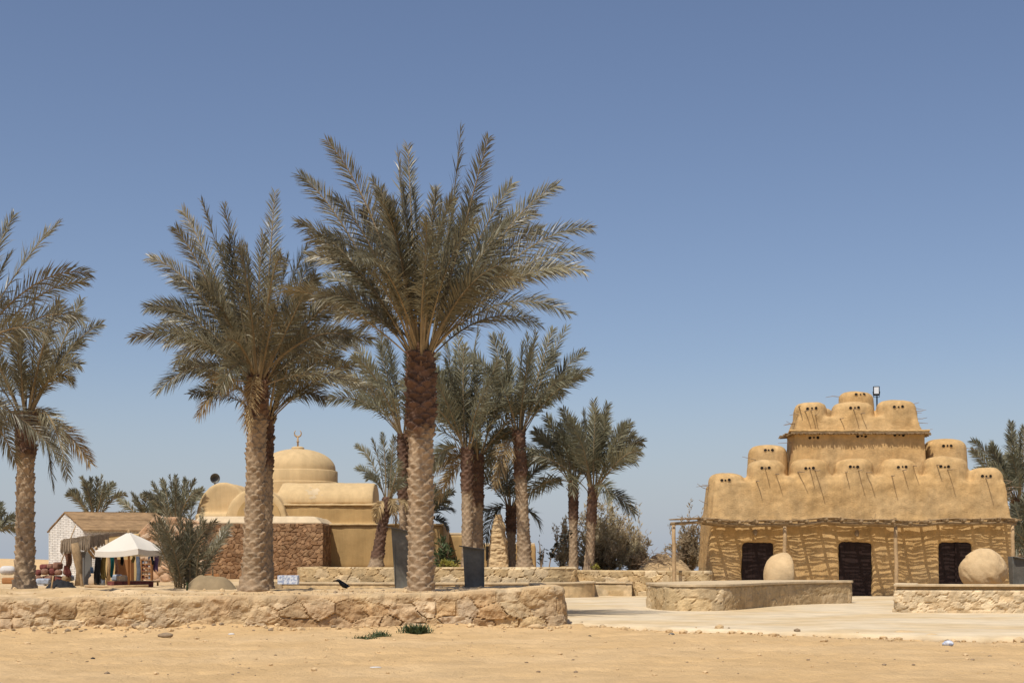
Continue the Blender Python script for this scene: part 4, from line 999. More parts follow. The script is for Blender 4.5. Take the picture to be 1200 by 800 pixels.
# dome on its drum
dm = MB(); xd = mx(349, Yd); zr0 = ZZ(566, Yd); s = F/Yd; rr = 46.5/s
YD0 = Yd-rr
prof = [(rr*1.0, 0), (rr*1.0, (566-553)/s), (rr*.985, (566-552)/s), (rr*.95, (566-551.5)/s), (rr*.945, (566-549.5)/s)]
for i in range(1, 15):
    a = i/14; hh = (549.5-526)/s
    prof.append((rr*.945*math.cos(a*math.pi/2)**.92 if i < 14 else .2, (566-549.5)/s+hh*math.sin(a*math.pi/2)**1.05))
dm.lathe((xd, Yd, zr0), prof, 72); 
o = dm.build('dome', 'plaster', mos); smooth_angle(o, 35)
dm = MB(); dm.lathe((xd, Yd, zr0-1.2), [(rr*1.04, 0), (rr*1.04, 1.2), (rr*1.02, 1.24)], 64); smooth_angle(dm.build('drum', 'plaster', mos), 35)
dm = MB(); zc_ = ZZ(527, Yd); dm.lathe((xd, Yd, zc_), [(.32, -.05), (.32, .10), (.30, .12), (.22, .16), (.05, .18)], 24); smooth_angle(dm.build('dome_cap', 'plaster', mos))
fin = MB(); fin.tube([(xd, Yd, zc_+.1), (xd, Yd, ZZ(511, Yd))], .045, 10)
zf_ = ZZ(507.5, Yd); pts = []; rad = []
for i in range(17):
    a = R(-235+i/16*290); pts.append((xd+.17*math.cos(a), Yd, zf_+.17*math.sin(a))); rad.append(.012+.033*math.sin(i/16*math.pi))
fin.tube(pts, rad, 8); fin.lathe((xd, Yd, zc_+.35), [(.02, 0), (.09, .06), (.02, .12)], 12); fin.build('crescent_finial', 'wood', mos, smooth=True)
# stone faced front block with a plaster cap
def blk(px0, px1, pyt, pyb, Y, dep, seed, nm, parent=mos):
    x0, x1 = mx(px0, Y), mx(px1, Y)
    return relief_wall(nm, [(x0, Y+dep), (x0, Y), (x1, Y), (x1+.06, Y+dep)], ZZ(pyb, Y), ZZ(pyt, Y), step=.04, crisp=True, sw=.23, sh=.18, amp=.045, mortar=.2, seed=seed, top_w=.4, rough=.012, round_=.02,
        pal=[(.255, .145, .072), (.30, .175, .09), (.21, .115, .055), (.33, .20, .105), (.27, .155, .08)], mort=(.13, .07, .035), p=2., jit=(.36, .34), parent=parent)
blk(226, 377.5, 613, 682, 61.5, 4., 71, 'stone_facing')
cp = MB(); Yc = 61.5
cp.hexa([(mx(224, Yc), Yc-.08, ZZ(614, Yc)), (mx(379, Yc), Yc-.08, ZZ(614, Yc)), (mx(380, Yc), 66, ZZ(614, Yc)), (mx(224, Yc), 66, ZZ(614, Yc)),
         (mx(232, Yc), Yc+.25, ZZ(604.5, Yc)), (mx(369, Yc), Yc+.25, ZZ(604.5, Yc)), (mx(368, Yc), 66, ZZ(604.5, Yc)), (mx(234, Yc), 66, ZZ(604.5, Yc))])
v, no, f = remeshed(cp, .06, 4, 'cap'); mk('plaster_cap', lumpy(v, no, .02, 1, 4), f, 'plaster_pale', mos, smooth=True)
# far low annexes, right of the mosque
def mudbox(nm, label, px0, px1, pyt, Y, dep, seed, m='plaster_tan_shaded'):
    mb = MB(); x0, x1 = mx(px0, Y), mx(px1, Y); zt = ZZ(pyt, Y)
    mb.box(((x0+x1)/2, Y+dep/2, zt/2), (x1-x0, dep, zt)); v, no, f = remeshed(mb, .1, 3, 'b')
    t = thing(nm, label, 'building', ((x0+x1)/2, Y, 0)); mk('wall', lumpy(v, no, .04, .8, seed), f, m, t, smooth=True)
    mb = MB(); mb.box(((x0+x1)/2, Y+dep/2, zt+.03), (x1-x0-.1, dep-.1, .12)); bevel(mb.build('roof', 'plaster_pale', t), .03)
    return t
mudbox('mud_annex', 'low ochre mud annex seen past the right side of the tallest palm trunk', 503, 546, 626, 70., 4, 5)
t = mudbox('mud_annex', 'lower pale mud annex with a dark window behind the crumbling pillar', 566, 628, 638, 74., 4, 6)
mb = MB(); mb.box((mx(573, 73.9), 73.93, ZZ(648, 74)), (.32, .06, .75)); mb.build('window', 'opening_shade', t)
# crumbling mud pillar
mb = MB(); Yp = 60.5; s = F/Yp
def pw(px, py): return (XX(px, Yp), ZZ(py, Yp))
lv = [(570, 597, 668), (572, 595, 650), (574.5, 594, 630), (577, 592.5, 615), (579.5, 588.5, 605), (580, 587.5, 602)]
rings = []
for i, (a, b, y_) in enumerate(lv):
    xa_, z_ = pw(a, y_); xb_, _ = pw(b, y_); hw = (xb_-xa_)/2; rings.append(((xa_+xb_)/2, hw, z_))
V = []
for cx_, hw, z_ in rings:
    for j in range(16):
        a = 2*math.pi*j/16; ca, sa = math.cos(a), math.sin(a); q = (abs(ca)**3+abs(sa)**3)**(-1/3.)
        V.append((cx_+hw*ca*q, Yp+.5+hw*.8*sa*q, z_))
f = [(i*16+j, i*16+(j+1) % 16, (i+1)*16+(j+1) % 16, (i+1)*16+j) for i in range(5) for j in range(16)]+[tuple(range(15, -1, -1)), tuple(range(80, 96))]
mb.add(V, f); v, no, f = remeshed(mb, .035, 1, 'p')
v = v+no*(.07*fbm(v[:, 0]*3+v[:, 1]*2, v[:, 2]*2.2, 4, 3)+.05*fbm(v[:, 0]*5+v[:, 1]*4, v[:, 2]*9, 3, 5))[:, None]
tag(mk('mud_pillar', v, f, 'boulder', smooth=False), 'crumbling tapered mud brick pillar standing alone among the middle palms', 'pillar')
# loudspeaker on the vault
c = W(251, 560, 66.8); t = thing('loudspeaker', 'grey horn loudspeaker perched on the left vault of the mosque', 'loudspeaker', (c.x, c.y, c.z-.35))
mb = MB(); V = []; n = 18
ax3 = Vector((.45, -.85, -.12)).normalized(); q = ax3.to_track_quat('Z', 'Y').to_matrix()
prof = [(.05, -.32), (.09, -.30), (.09, -.12), (.12, -.02), (.20, .10), (.285, .17), (.30, .18), (.27, .165), (.17, .05), (.07, -.06), (.02, -.08)]
for r_, z_ in prof:
    for j in range(n):
        a = 2*math.pi*j/n; V.append(c+q @ Vector((r_*math.cos(a), r_*math.sin(a), z_))*.8)
f = [(i*n+j, i*n+(j+1) % n, (i+1)*n+(j+1) % n, (i+1)*n+j) for i in range(len(prof)-1) for j in range(n)]
mk('horn', V, f, 'iron', t, smooth=True)
mb.tube([c+Vector((.0, .1, -.05)), c+Vector((.03, .1, -.5))], .035, 8); mb.build('bracket', 'steel', t)

# earth mound behind the right planter
def mound(name, px, py, Y, rx, ry, zb, h, m, seed):
    xs = np.linspace(-1, 1, 40); X, Yg = np.meshgrid(xs, xs, indexing='ij'); r = np.sqrt(X**2+Yg**2)
    x0 = XX(px, Y); Z = zb+h*np.clip(1-r**2, 0, 1)*(1+.35*fbm(X*3, Yg*3, 4, seed))-.06
    idx = np.arange(1600).reshape(40, 40); f = np.stack([idx[:-1, :-1], idx[1:, :-1], idx[1:, 1:], idx[:-1, 1:]], -1).reshape(-1, 4)
    return mk(name, np.stack([x0+X*rx, Y+Yg*ry, Z], -1).reshape(-1, 3), f, m, smooth=True)
struct(mound('earth_mound', 778, 655, 61.5, 1.3, 1.2, .95, .85, 'soil', 4))
rg = np.random.RandomState(8); mb = MB()
for i in range(60):
    p = W(778, 660, 61.)+Vector((rg.normal(0, .5), rg.normal(0, .3), rg.uniform(-.1, .45))); d = Vector((rg.normal(0, 1), rg.normal(0, .5), rg.normal(0, .35))).normalized()*rg.uniform(.2, .55)
    mb.tube([p-d, p+d], [.014, .006], 3, caps=False)
struct(mb.build('brushwood', 'twig'), 'stuff')
struct(mound('hill_dune', -40, 668, 420., 160, 60, -3.2, 4.5, 'far_sand', 9))
struct(mound('planter_mound', 615, 664, 60., .9, .8, 1.15, .16, 'soil', 14))

# ------------------------------------------------------------------ market on the left
TZ = .70
# white brick hut
HY = 57.
hut = thing('brick_hut', 'white painted brick hut with a brown board gable roof behind the stalls', 'hut', (XX(110, HY), HY, TZ))
gl = Vector((XX(57, 60), 60., 0)); gr = Vector((XX(97, 56.4), 56.4, 0)); dirx = Vector((XX(203, 57.6)-gr.x, 57.6-56.4, 0)); ln = dirx.length; dirx.normalize()
ze = ZZ(622, 58.5); zpk = ZZ(602, 58.5); gm = (gl+gr)/2
def up3(p, z): return (p.x, p.y, z)
wb = MB(); wb.add([up3(gl, 0), up3(gr, 0), up3(gr, ze), up3(gm, zpk), up3(gl, ze)], [(0, 1, 2, 3, 4)])
g2, g3 = gr+dirx*ln, gl+dirx*ln; gm2 = gm+dirx*ln
wb.add([up3(gr, 0), up3(g2, 0), up3(g2, ze), up3(gr, ze)], [(0, 1, 2, 3)]); wb.add([up3(g2, 0), up3(g3, 0), up3(g3, ze), up3(gm2, zpk), up3(g2, ze)], [(0, 1, 2, 3, 4)])
wb.add([up3(g3, 0), up3(gl, 0), up3(gl, ze), up3(g3, ze)], [(0, 1, 2, 3)]); wb.build('wall', 'white_brick', hut)
rf = MB(); outw = (gr-gl).normalized()
for sgn, e0, e1 in ((1, gr, g2), (-1, gl, g3)):
    nb = 7
    for i in range(nb):
        a, b = i/nb, (i+1)/nb+.03
        def pt(q, w, dz): 
            base = (gm if w == 0 else gm2); ed_ = (e0 if w == 0 else e1)+outw*sgn*(.14 if sgn > 0 else .06)
            zz = zpk+(ze-.04-zpk)*q; p = base.lerp(ed_, q)+(dirx*(-.03 if w == 0 else .12)); return (p.x, p.y, zz+dz)
        jz = random.uniform(.02, .05)
        rf.hexa([pt(a, 0, jz), pt(a, 1, jz), pt(b, 1, jz), pt(b, 0, jz), pt(a, 0, jz+.05), pt(a, 1, jz+.05), pt(b, 1, jz+.05), pt(b, 0, jz+.05)])
rf.build('roof', 'roof', hut)
for i in range(3):
    p = gr+dirx*(.35+i*1.15)-outw*-.03; mb = MB(); n_ = outw
    q = p+dirx*.85
    mb.hexa([up3(p+n_*.005, ze-.42), up3(q+n_*.005, ze-.42), up3(q-n_*.05, ze-.42), up3(p-n_*.05, ze-.42), up3(p+n_*.005, ze-.2), up3(q+n_*.005, ze-.2), up3(q-n_*.05, ze-.2), up3(p-n_*.05, ze-.2)])
    mb.build('window', 'opening_shade', hut)
# pink rubble wall beside the hut
t = thing('rubble_wall', 'rough pinkish rubble wall sloping down between the hut and the palm clump', 'stone wall', (XX(190, 54), 54, TZ))
x0, x1 = XX(158, 54), XX(238, 54)
relief_wall('wall', [(x0, 54.2), (x0+.02, 54), (x1, 54), (x1, 55)], .5, ZZ(604, 54), step=.05, sw=.32, sh=.26, amp=.10, mortar=.22, seed=81, top_w=.3, rough=.02, round_=.06,
            pal=[(.46, .29, .17), (.52, .34, .21), (.42, .25, .14), (.55, .40, .27)], mort=(.38, .24, .14), p=2., jit=(.36, .34), parent=t,
            z1f=lambda P: np.interp(P[:, 0], [x0, x0+.75, x1-.8, x1], [ZZ(628, 54), ZZ(605, 54), ZZ(606, 54), ZZ(612, 54)]))
# mustard back wall of the shop
mb = MB(); mb.box((XX(143, 50), 50.1, ZZ(656, 50)), (40/F*50, .2, 62/F*50)); tag(bevel(mb.build('shop_wall', 'mustard'), .03), 'mustard plaster wall of the open shop behind the parasol', 'wall')
# reed canopy
SY = 46.
can = thing('reed_canopy', 'weathered reed canopy on a rough tree trunk post at the stalls', 'canopy', (XX(92, SY), SY, TZ))
mb = MB(); rg = np.random.RandomState(2); s = F/SY
ca, cb_, cc = W(72, 633, SY), W(105, 628, SY+.4), W(127, 625, SY+1.4)
for a, b, h in ((ca, cb_, 17), (cb_, cc, 14)):
    nn = 90
    for i in range(nn):
        p = a.lerp(b, (i+rg.rand())/nn); l = h/s*rg.uniform(.8, 1.06)
        mb.tube([p+Vector((0, 0, rg.uniform(-.02, .04))), p+Vector((rg.normal(0, .015), rg.normal(0, .03), -l))], [.03, .014], 4)
mb.build('reed_fringe', 'reed_grey', can)
mb = MB(); mb.hexa([ca+Vector((0, 0, -.1)), cc+Vector((0, 0, -.1)), cc+Vector((.2, 2., .0)), ca+Vector((0, 2.6, .0)), ca, cc, cc+Vector((.2, 2., .1)), ca+Vector((0, 2.6, .1))]); mb.build('reed_roof', 'reed_grey', can)
mb = MB(); x = XX(92, SY-.1); mb.tube([(x+.02, SY-.1, TZ-.1), (x+.05, SY-.1, 1.2), (x-.05, SY-.1, 1.7), (x-.12, SY-.1, ZZ(636, SY))], [.17, .13, .15, .12], 9); mb.build('post', 'reed', can, smooth=True)
mb = MB(); x = XX(126, SY+1.); mb.tube([(x, SY+1, TZ-.1), (x+.06, SY+1, 1.4), (x-.03, SY+1, ZZ(632, SY+1))], [.07, .06, .06], 8); mb.build('post', 'wood', can, smooth=True)
for i, px in enumerate((101, 106, 112)):
    mb = MB(); p = W(px, 641, SY+.5); mb.tube([p, p+Vector((.15, .4, -.35))], .045, 6); mb.build('brace', 'wood', can)
# grey steel sheet door, post, staff
mb = MB(); mb.box((XX(100, 46.8), 46.8, ZZ(667, 46.8)), (.42, .06, 42/F*46.8)); tag(bevel(mb.build('metal_sheet', 'steel')), 'upright grey metal sheet behind the trunk post of the reed canopy', 'metal sheet')
mb = MB(); x = XX(98, 45.6); mb.tube([(x, 45.6, TZ-.05), (x, 45.6, ZZ(653, 45.6))], .035, 8); tag(mb.build('grey_pipe', 'steel'), 'thin grey pipe standing right of the trunk post', 'pipe')
mb = MB(); x = XX(96, 44.8); mb.tube([(x+.03, 44.8, .55), (x-.04, 44.8, ZZ(672, 44.8))], [.06, .04], 7); tag(mb.build('stump', 'reed'), 'dark short stump at the front foot of the reed canopy', 'stump')
# parasol
UYY = 44.; s = F/UYY; ap = W(151, 623, UYY)
um = thing('market_parasol', 'cream canvas market parasol on an orange wooden pole over the stall', 'parasol', (ap.x, UYY, TZ), None)
cor_ = [Vector((XX(110, UYY), UYY+.1, ZZ(645.5, UYY))), Vector((XX(162, 43.), 43., ZZ(642.5, 43.))), Vector((XX(193.5, UYY), UYY+.1, ZZ(643.5, UYY))), Vector((XX(141, 45.1), 45.2, ZZ(643.5, 45.2)))]
V = [ap]; f = []; nsub = 6
cv = MB()
for i in range(4):
    a, b = cor_[i], cor_[(i+1) % 4]
    for r_ in range(5):
        q0, q1 = r_/5, (r_+1)/5
        def sg(p, q): d = p-ap; return ap+d*q+Vector((0, 0, .015*math.sin(q*math.pi)))
        for k in range(nsub):
            e0, e1 = a.lerp(b, k/nsub), a.lerp(b, (k+1)/nsub)
            d0, d1 = .10*math.sin(k/nsub*math.pi), .10*math.sin((k+1)/nsub*math.pi)
            e0 = e0-Vector((0, 0, d0*.5)); e1 = e1-Vector((0, 0, d1*.5))
            cv.add([sg(e0, q0), sg(e0, q1), sg(e1, q1), sg(e1, q0)], [(0, 1, 2, 3)])
o = cv.build('canopy', 'white_cloth', um)
bm = bmesh.new(); bm.from_mesh(o.data); bmesh.ops.remove_doubles(bm, verts=bm.verts, dist=.001); bm.to_mesh(o.data); bm.free()
va = MB()
for i in range(4):
    a, b = cor_[i], cor_[(i+1) % 4]
    for k in range(10):
        e0, e1 = a.lerp(b, k/10), a.lerp(b, (k+1)/10)
        d0, d1 = .05*math.sin(k/10*math.pi), .05*math.sin((k+1)/10*math.pi)
        h0 = .17+.015*(k % 2)
        va.add([e0+Vector((0, 0, -d0)), e1+Vector((0, 0, -d1)), e1+Vector((0, 0, -d1-.17)), e0+Vector((0, 0, -d0-.17))], [(0, 1, 2, 3)])
va.build('valance', 'white_cloth', o)
mb = MB(); mb.tube([(ap.x, UYY, TZ-.05), (ap.x, UYY, ap.z-.02)], .035, 10); mb.build('pole', 'orange', um, smooth=True)
for i in range(4):
    mb = MB(); mb.tube([ap+Vector((0, 0, -.12)), cor_[i]+Vector((0, 0, -.03))], .015, 5); mb.build('rib', 'wood', um)
mb = MB(); mb.lathe((ap.x, UYY, ap.z-.02), [(.05, 0), (.05, .04), (.02, .1)], 10); mb.build('finial', 'wood', um)
# stall table with red cloth
tb = thing('stall_table', 'low stall table draped in dark red cloth under the parasol', 'table', (XX(155, 45.2), 45.2, TZ))
mb = MB(); x0, x1 = XX(129, 45.2), XX(183, 45.2); mb.box(((x0+x1)/2, 45.3, ZZ(681, 45.2)), (x1-x0, .8, .05)); mb.build('tabletop', 'wood', tb)
cl = MB(); n = 30
for i in range(n):
    a = x0+(x1-x0)*i/n; b = x0+(x1-x0)*(i+1)/n
    y_ = lambda q: 44.86+.035*math.sin(q*23)
    cl.add([(a, y_(a), TZ-.02), (b, y_(b), TZ-.02), (b, 44.88, ZZ(680.4, 45.2)), (a, 44.88, ZZ(680.4, 45.2))], [(0, 1, 2, 3)])
cl.build('skirt', 'red', tb)
for k in (x0+.05, x1-.05):
    mb = MB(); mb.box((k, 45.6, (TZ+ZZ(681, 45.2))/2), (.05, .05, ZZ(681, 45.2)-TZ)); mb.build('leg', 'wood', tb)
# goods rack
rk = thing('goods_rack', 'orange wooden rack of small goods standing behind the red stall table', 'rack', (XX(173, 47), 47, TZ))
x0, x1 = XX(166.5, 47), XX(178, 47); zt_ = ZZ(655, 47)
for x in (x0, x1):
    mb = MB(); mb.box((x, 47, (TZ+zt_)/2), (.03, .25, zt_-TZ)); mb.build('side', 'orange', rk)
for k in range(6):
    mb = MB(); mb.box(((x0+x1)/2, 47, TZ+.2+k*(zt_-TZ-.22)/5), (x1-x0, .24, .02)); mb.build('shelf', 'orange', rk)
for k in range(5):
    for j in range(3):
        mb = MB(); zz = TZ+.21+k*(zt_-TZ-.22)/5; hh = random.uniform(.06, .12)
        mb.box((x0+.06+j*.1, 46.95, zz+hh/2), (.07, .07, hh)); o = bevel(mb.build('trinket', random.choice(['white', 'red', 'beige', 'grey_blue', 'red_brown'])), .01)
        tag(o, 'small trinket displayed on the orange goods rack', 'trinket', 'trinkets on the orange rack')
# hanging cloths: thick folded drapes
def drape(px, pyt, pyb, w, Y, m, label, name='hanging_cloth', cat='cloth', seed=0, taper=1.):
    rg = np.random.RandomState(seed+int(px)); s = F/Y; x = XX(px, Y); zt, zb = ZZ(pyt, Y), ZZ(pyb, Y); wm = w/s; nx, nz = 24, 14; V = []
    for side in (0, 1):
        for i in range(nx+1):
            for j in range(nz+1):
                q = j/nz; u = i/nx-.5; ww = wm*(taper+(1-taper)*(1-q)) if taper < 1 else wm*(.8+.2*q)
                V.append((x+u*ww+.02*math.sin(q*5+px), Y+.05*math.sin(i*1.3+seed)*(.4+.6*q)+side*.025, zt+(zb+.04*math.sin(i*.9)-zt)*q))
    N_ = (nx+1)*(nz+1); f = []
    for i in range(nx):
        for j in range(nz):
            a = i*(nz+1)+j; f.append((a, a+1, a+nz+2, a+nz+1)); f.append((N_+a, N_+a+nz+1, N_+a+nz+2, N_+a+1))
    return tag(mk(name, V, f, m, smooth=True), label, cat)
drape(114, 646, 684, 8, 45.0, 'black', 'long black robe hanging at the left edge of the parasol', 'hanging_robe', 'robe', 1)
drape(121, 646, 678, 6, 45.1, 'olive', 'narrow olive brown cloth hanging beside the black robe', seed=2)
drape(131, 645, 675, 5, 44.9, 'teal', 'teal scarf hanging under the parasol', 'hanging_scarf', 'scarf', 3, .5)
drape(142.5, 645, 661, 3.5, 45.2, 'black', 'small black bag hanging under the middle of the parasol', 'hanging_bag', 'bag', 4)
drape(162, 650, 686, 5, 46.4, 'grey_blue', 'grey blue cloth panel beside the orange goods rack', seed=5)
drape(183, 649, 668, 6, 46.4, 'purple', 'dark purple garments hanging right of the goods rack', 'hanging_garments', 'garment', 6)
drape(192, 636, 656, 6, 47.5, 'white', 'white shirt hanging at the right end of the stall', 'hanging_shirt', 'shirt', 7)
drape(187.5, 643, 662, 4, 47.2, 'beige', 'beige garment hanging between the purple garments and the white shirt', 'hanging_garments', 'garment', 12)
drape(178.5, 646, 660, 3, 46.0, 'black', 'narrow black garment hanging at the right corner of the parasol', 'hanging_garments', 'garment', 13)
drape(136, 650, 672, 3.5, 46.6, 'red_brown', 'narrow brown cloth hanging behind the teal scarf', seed=14)
drape(156, 648, 658, 3, 45.6, 'olive', 'small olive pouch hanging right of the parasol pole', 'hanging_bag', 'bag', 15)
drape(107, 664, 684, 4, 46.2, 'blue', 'light blue cloth hanging in the gap beside the grey metal sheet', seed=8)
drape(80, 646, 664, 9, 46.3, 'red_brown', 'brown woven bag hanging under the left end of the reed canopy', 'hanging_bag', 'bag', 9, .6)
drape(79, 662, 675, 8, 46.8, 'red', 'red woven cloth hanging below the brown bag', seed=10)
drape(175, 640, 655, 3.5, 46.2, 'grey_blue', 'narrow grey scarf hanging above the goods rack', 'hanging_scarf', 'scarf', 11, .4)
# pots and things on the ground
def rbox(name, px, py, Y, size, m, label, cat, grp=None, rz=0., bev=.05):
    p = W(px, py, Y); mb = MB(); mb.box((p.x, Y, p.z), size, rz=rz); o = mb.build(name, m); bevel(o, bev, 3); smooth_angle(o, 50)
    return tag(o, label, cat, grp)
rgx = random.Random(4)
k = 0
for row, (py, xs_) in enumerate(((686, range(44, 90, 8)), (678, range(44, 88, 8)), (670, range(46, 86, 8)), (663.5, range(53, 70, 8)))):
    for x_ in xs_:
        m_ = rgx.choice(['red_brown', 'red_brown', 'red', 'grey_blue', 'beige', 'reed'] if row < 2 else ['red_brown', 'red_brown', 'red', 'reed'])
        sc_ = rgx.uniform(.75, 1.15); rbox('rug_bundle', x_+rgx.uniform(-2.5, 2.5), py+rgx.uniform(-1.2, .6), 47.5+rgx.uniform(-.3, .3), (9/F*47.5*sc_, .35, 8/F*47.5*rgx.uniform(.8, 1.1)), m_, 'folded woven bundle in the reddish heap left of the reed canopy', 'rug bundle', 'woven bundles in the reddish heap', rgx.uniform(-.5, .5), .075)
for x_, py, m_, lb in ((46, 684, 'white', 'white folded cloth lying before the reddish heap'), (51, 681, 'grey_blue', 'grey blue folded cloth lying before the reddish heap'), (11, 680, 'orange', 'orange brown crate at the left edge beside the bare palm trunk'), (143, 677.5, 'beige', 'pale heap of folded fabric on the red stall table'), (137, 676.5, 'grey_blue', 'grey folded fabric on the left of the red stall table')):
    rbox('crate' if 'crate' in lb else 'folded_cloth', x_, py, 46. if x_ < 60 else 45.3, (.42 if x_ < 60 else .3, .35, .2), m_, lb, 'crate' if 'crate' in lb else 'cloth', None, .1, .05)
rbox('clothes_pile', 9, 668, 46.5, (.5, .4, .3), 'white', 'white heap of clothes on the ground left of the bare palm trunk', 'clothes pile', None, .3, .14)
rbox('orange_cabinet', 146, 668, 48.5, (.55, .4, .75), 'orange', 'orange cabinet against the mustard shop wall', 'cabinet', None, 0, .02)
def pot(px, py, Y, h, m, label):
    p = W(px, py, Y); mb = MB(); mb.lathe((p.x, Y, p.z), [(.35*h, 0), (.48*h, .25*h), (.45*h, .6*h), (.25*h, .85*h), (.3*h, h)], 18); o = mb.build('pot', m, smooth=True); return tag(o, label, 'pot')
pot(111, 687, 45.2, .42, 'beige', 'pale jar standing below the black robe'); pot(117, 687, 45.2, .36, 'grey_blue', 'grey patterned jar beside the pale jar')
# black tarp heap
Y = 41.; xs = np.linspace(-1, 1, 46); X, Yg = np.meshgrid(xs, xs, indexing='ij'); r = np.sqrt(X**2+Yg**2)
Z = .66+.30*np.clip(1-r**2.2, 0, 1)*(.8+.5*fbm(X*2.5, Yg*2.5, 4, 6)+.25*X*-1)
idx = np.arange(46*46).reshape(46, 46); f = np.stack([idx[:-1, :-1], idx[1:, :-1], idx[1:, 1:], idx[:-1, 1:]], -1).reshape(-1, 4)
tag(mk('black_tarp', np.stack([XX(73, Y)+X*.5, Y+Yg*.5, Z], -1).reshape(-1, 3), f, 'black', smooth=True), 'crumpled black tarp lying on the sand before the reddish heap', 'tarp')
Z = .60+.52*np.clip(1-r**3.2, 0, 1)*(.9+.18*fbm(X*1.8+4, Yg*2, 4, 16)-.12*X)
Y = 40.9; tag(mk('khaki_tarp', np.stack([XX(248, Y)+X*.78, Y+Yg*.6, Z], -1).reshape(-1, 3), f, 'tarp', smooth=True), 'rounded khaki covered heap between the palm clump and the thick palm', 'covered heap')
def stake(px, pyt, pyb, Y, m, label, lean=0., r=.025, name='stake'):
    p0 = W(px, pyb, Y); p1 = W(px+lean, pyt, Y); mb = MB(); mb.tube([p0-Vector((0, 0, .1)), p0.lerp(p1, .5)+Vector((.01, 0, 0)), p1], [r, r*.95, r*.8], 7); return tag(mb.build(name, m, smooth=True), label, 'stake')
stake(59, 674, 692, 40.5, 'wood', 'short leaning wooden stake in front of the black tarp', 3.5)
stake(249, 664, 687, 41.5, 'wood', 'slim wooden stake before the khaki covered heap')
stake(219, 682, 692, 38.5, 'green', 'small green peg in the sand before the palm clump', 0, .03, 'peg')
stake(65, 615, 672, 49., 'wood', 'long thin leaning pole before the white hut', 24, .022, 'leaning_pole')
# blue patterned box and the ledge slab, logs
rbox('patterned_box', 338, 679, 48., (.68, .4, .30), 'blue_tile', 'blue and white patterned low box beside the planter left end', 'box', None, 0, .015)
rbox('orange_plank', 240, 674, 50., (1.0, .08, .12), 'orange', 'orange plank lying along the brown stone wall', 'plank', None, 0, .01)
p = W(130, 687, 43); mb = MB(); mb.tube([W(100, 686.5, 43), W(130, 687.3, 42.9), W(174, 686, 43.1)], [.05, .045, .04], 7); tag(mb.build('log', 'wood', smooth=True), 'long pale log lying on the sand before the stalls', 'log')
p = W(326, 685, 50)
# twigs on the hut
# ------------------------------------------------------------------ crow
Yc = 39.6; cx_ = XX(402, Yc); cz_ = float(terr_z2(np.array([cx_]), np.array([Yc]))[0])
cr = thing('crow', 'black crow standing on the sand terrace, facing left', 'bird', (cx_, Yc, cz_))
def cp_(px, py): return Vector((XX(px, Yc), Yc, cz_+(686.2-py)/F*Yc))
body = [(393.6, 676.0), (394.6, 675.6), (396.2, 675.4), (397.6, 676.0), (399.2, 678.0), (401.5, 680.2), (404.5, 682.0), (407.5, 683.2), (410.5, 684.8), (413.2, 686.4)]
rad = [.010, .025, .042, .045, .055, .078, .075, .052, .036, .022]
mb = MB(); mb.tube([cp_(*b) for b in body], rad, 14); o = mb.build('body', 'crow', cr, smooth=True)
md = o.modifiers.new('sub', 'SUBSURF'); md.levels = 1; md.render_levels = 2
mb = MB(); mb.tube([cp_(394, 676), cp_(392.6, 676.5), cp_(391.4, 677.1)], [.018, .014, .003], 8); mb.build('beak', 'black', cr)
for dx, dy in ((-.02, -.03), (.03, .03)):
    mb = MB(); h0 = cp_(402.5, 681.5)+Vector((dx, dy, 0)); mb.tube([h0, h0+Vector((.01, 0, -.06)), Vector((h0.x-.01, h0.y, cz_))], [.018, .008, .007], 6)
    for a in (-.5, 0, .5, math.pi): mb.tube([(h0.x-.01, h0.y, cz_+.006), (h0.x-.01-.05*math.cos(a), h0.y+.05*math.sin(a), cz_+.004)], [.006, .003], 4)
    mb.build('leg', 'black', cr)
for s_ in (-1, 1):
    mb = MB(); w0, w1, w2 = cp_(399.5, 678.6), cp_(405, 682.6), cp_(410.8, 685.2); off = Vector((0, s_*.062, .01))
    mb.tube([w0+off*.7, w1+off, w2+off*.5], [.035, .042, .008], 8); mb.build('wing', 'crow', cr, smooth=True)

# ------------------------------------------------------------------ loose stones and litter
def gpt(px, py):
    Y = F*EYE/(py-HZ); x = XX(px, Y); return Vector((x, Y, float(ground_z(np.array([x]), np.array([Y]))[0])))
def stone(px, py, r, label, m='boulder', seed=1, name='stone', cat='stone', amp=.25, onpave=False):
    p = gpt(px, py)
    return blob(name, (p.x, p.y, p.z+r[2]*.5), r, label, cat, seed, m, amp, nx=20)
stone(194, 745, (.16, .10, .06), 'small grey brick fragment lying on the sand left of centre', 'rock_dark', 2, 'brick_fragment', 'stone', .15)
stone(271, 743, (.07, .05, .025), 'white scrap on the sand near the front wall', 'white', 3, 'scrap', 'scrap', .2)
stone(1111, 757, (.11, .06, .06), 'crumpled blue and white wrapper on the sand at right', 'blue_tile', 4, 'wrapper', 'wrapper', .3)
stone(691, 745, (.04, .03, .02), 'tiny dark pebble on the sand below the wall end', 'black', 5, 'pebble', 'pebble', .2)
stone(787, 744, (.06, .04, .03), 'small dark pebble on the sand before the plaza edge', 'iron', 6, 'pebble', 'pebble', .2)
stone(1060, 745, (.26, .15, .09), 'flat pale rock at the broken plaza edge', 'boulder', 7, 'rock', 'rock', .3)
stone(1092, 748, (.20, .12, .08), 'brownish rock beside the flat pale rock at the plaza edge', 'boulder', 8, 'rock', 'rock', .3)
stone(628, 737, (.16, .10, .07), 'small broken rock at the right foot of the front wall', 'boulder', 9, 'rock', 'rock', .3)
stone(109, 769, (.035, .03, .02), 'single dark pebble on the open sand at lower left', 'black', 12, 'pebble', 'pebble', .2)
stone(440, 782, (.09, .05, .012), 'pale flat scrap on the sand at bottom centre left', 'white', 13, 'scrap', 'scrap', .2)
rg = np.random.RandomState(12); mb = MB()
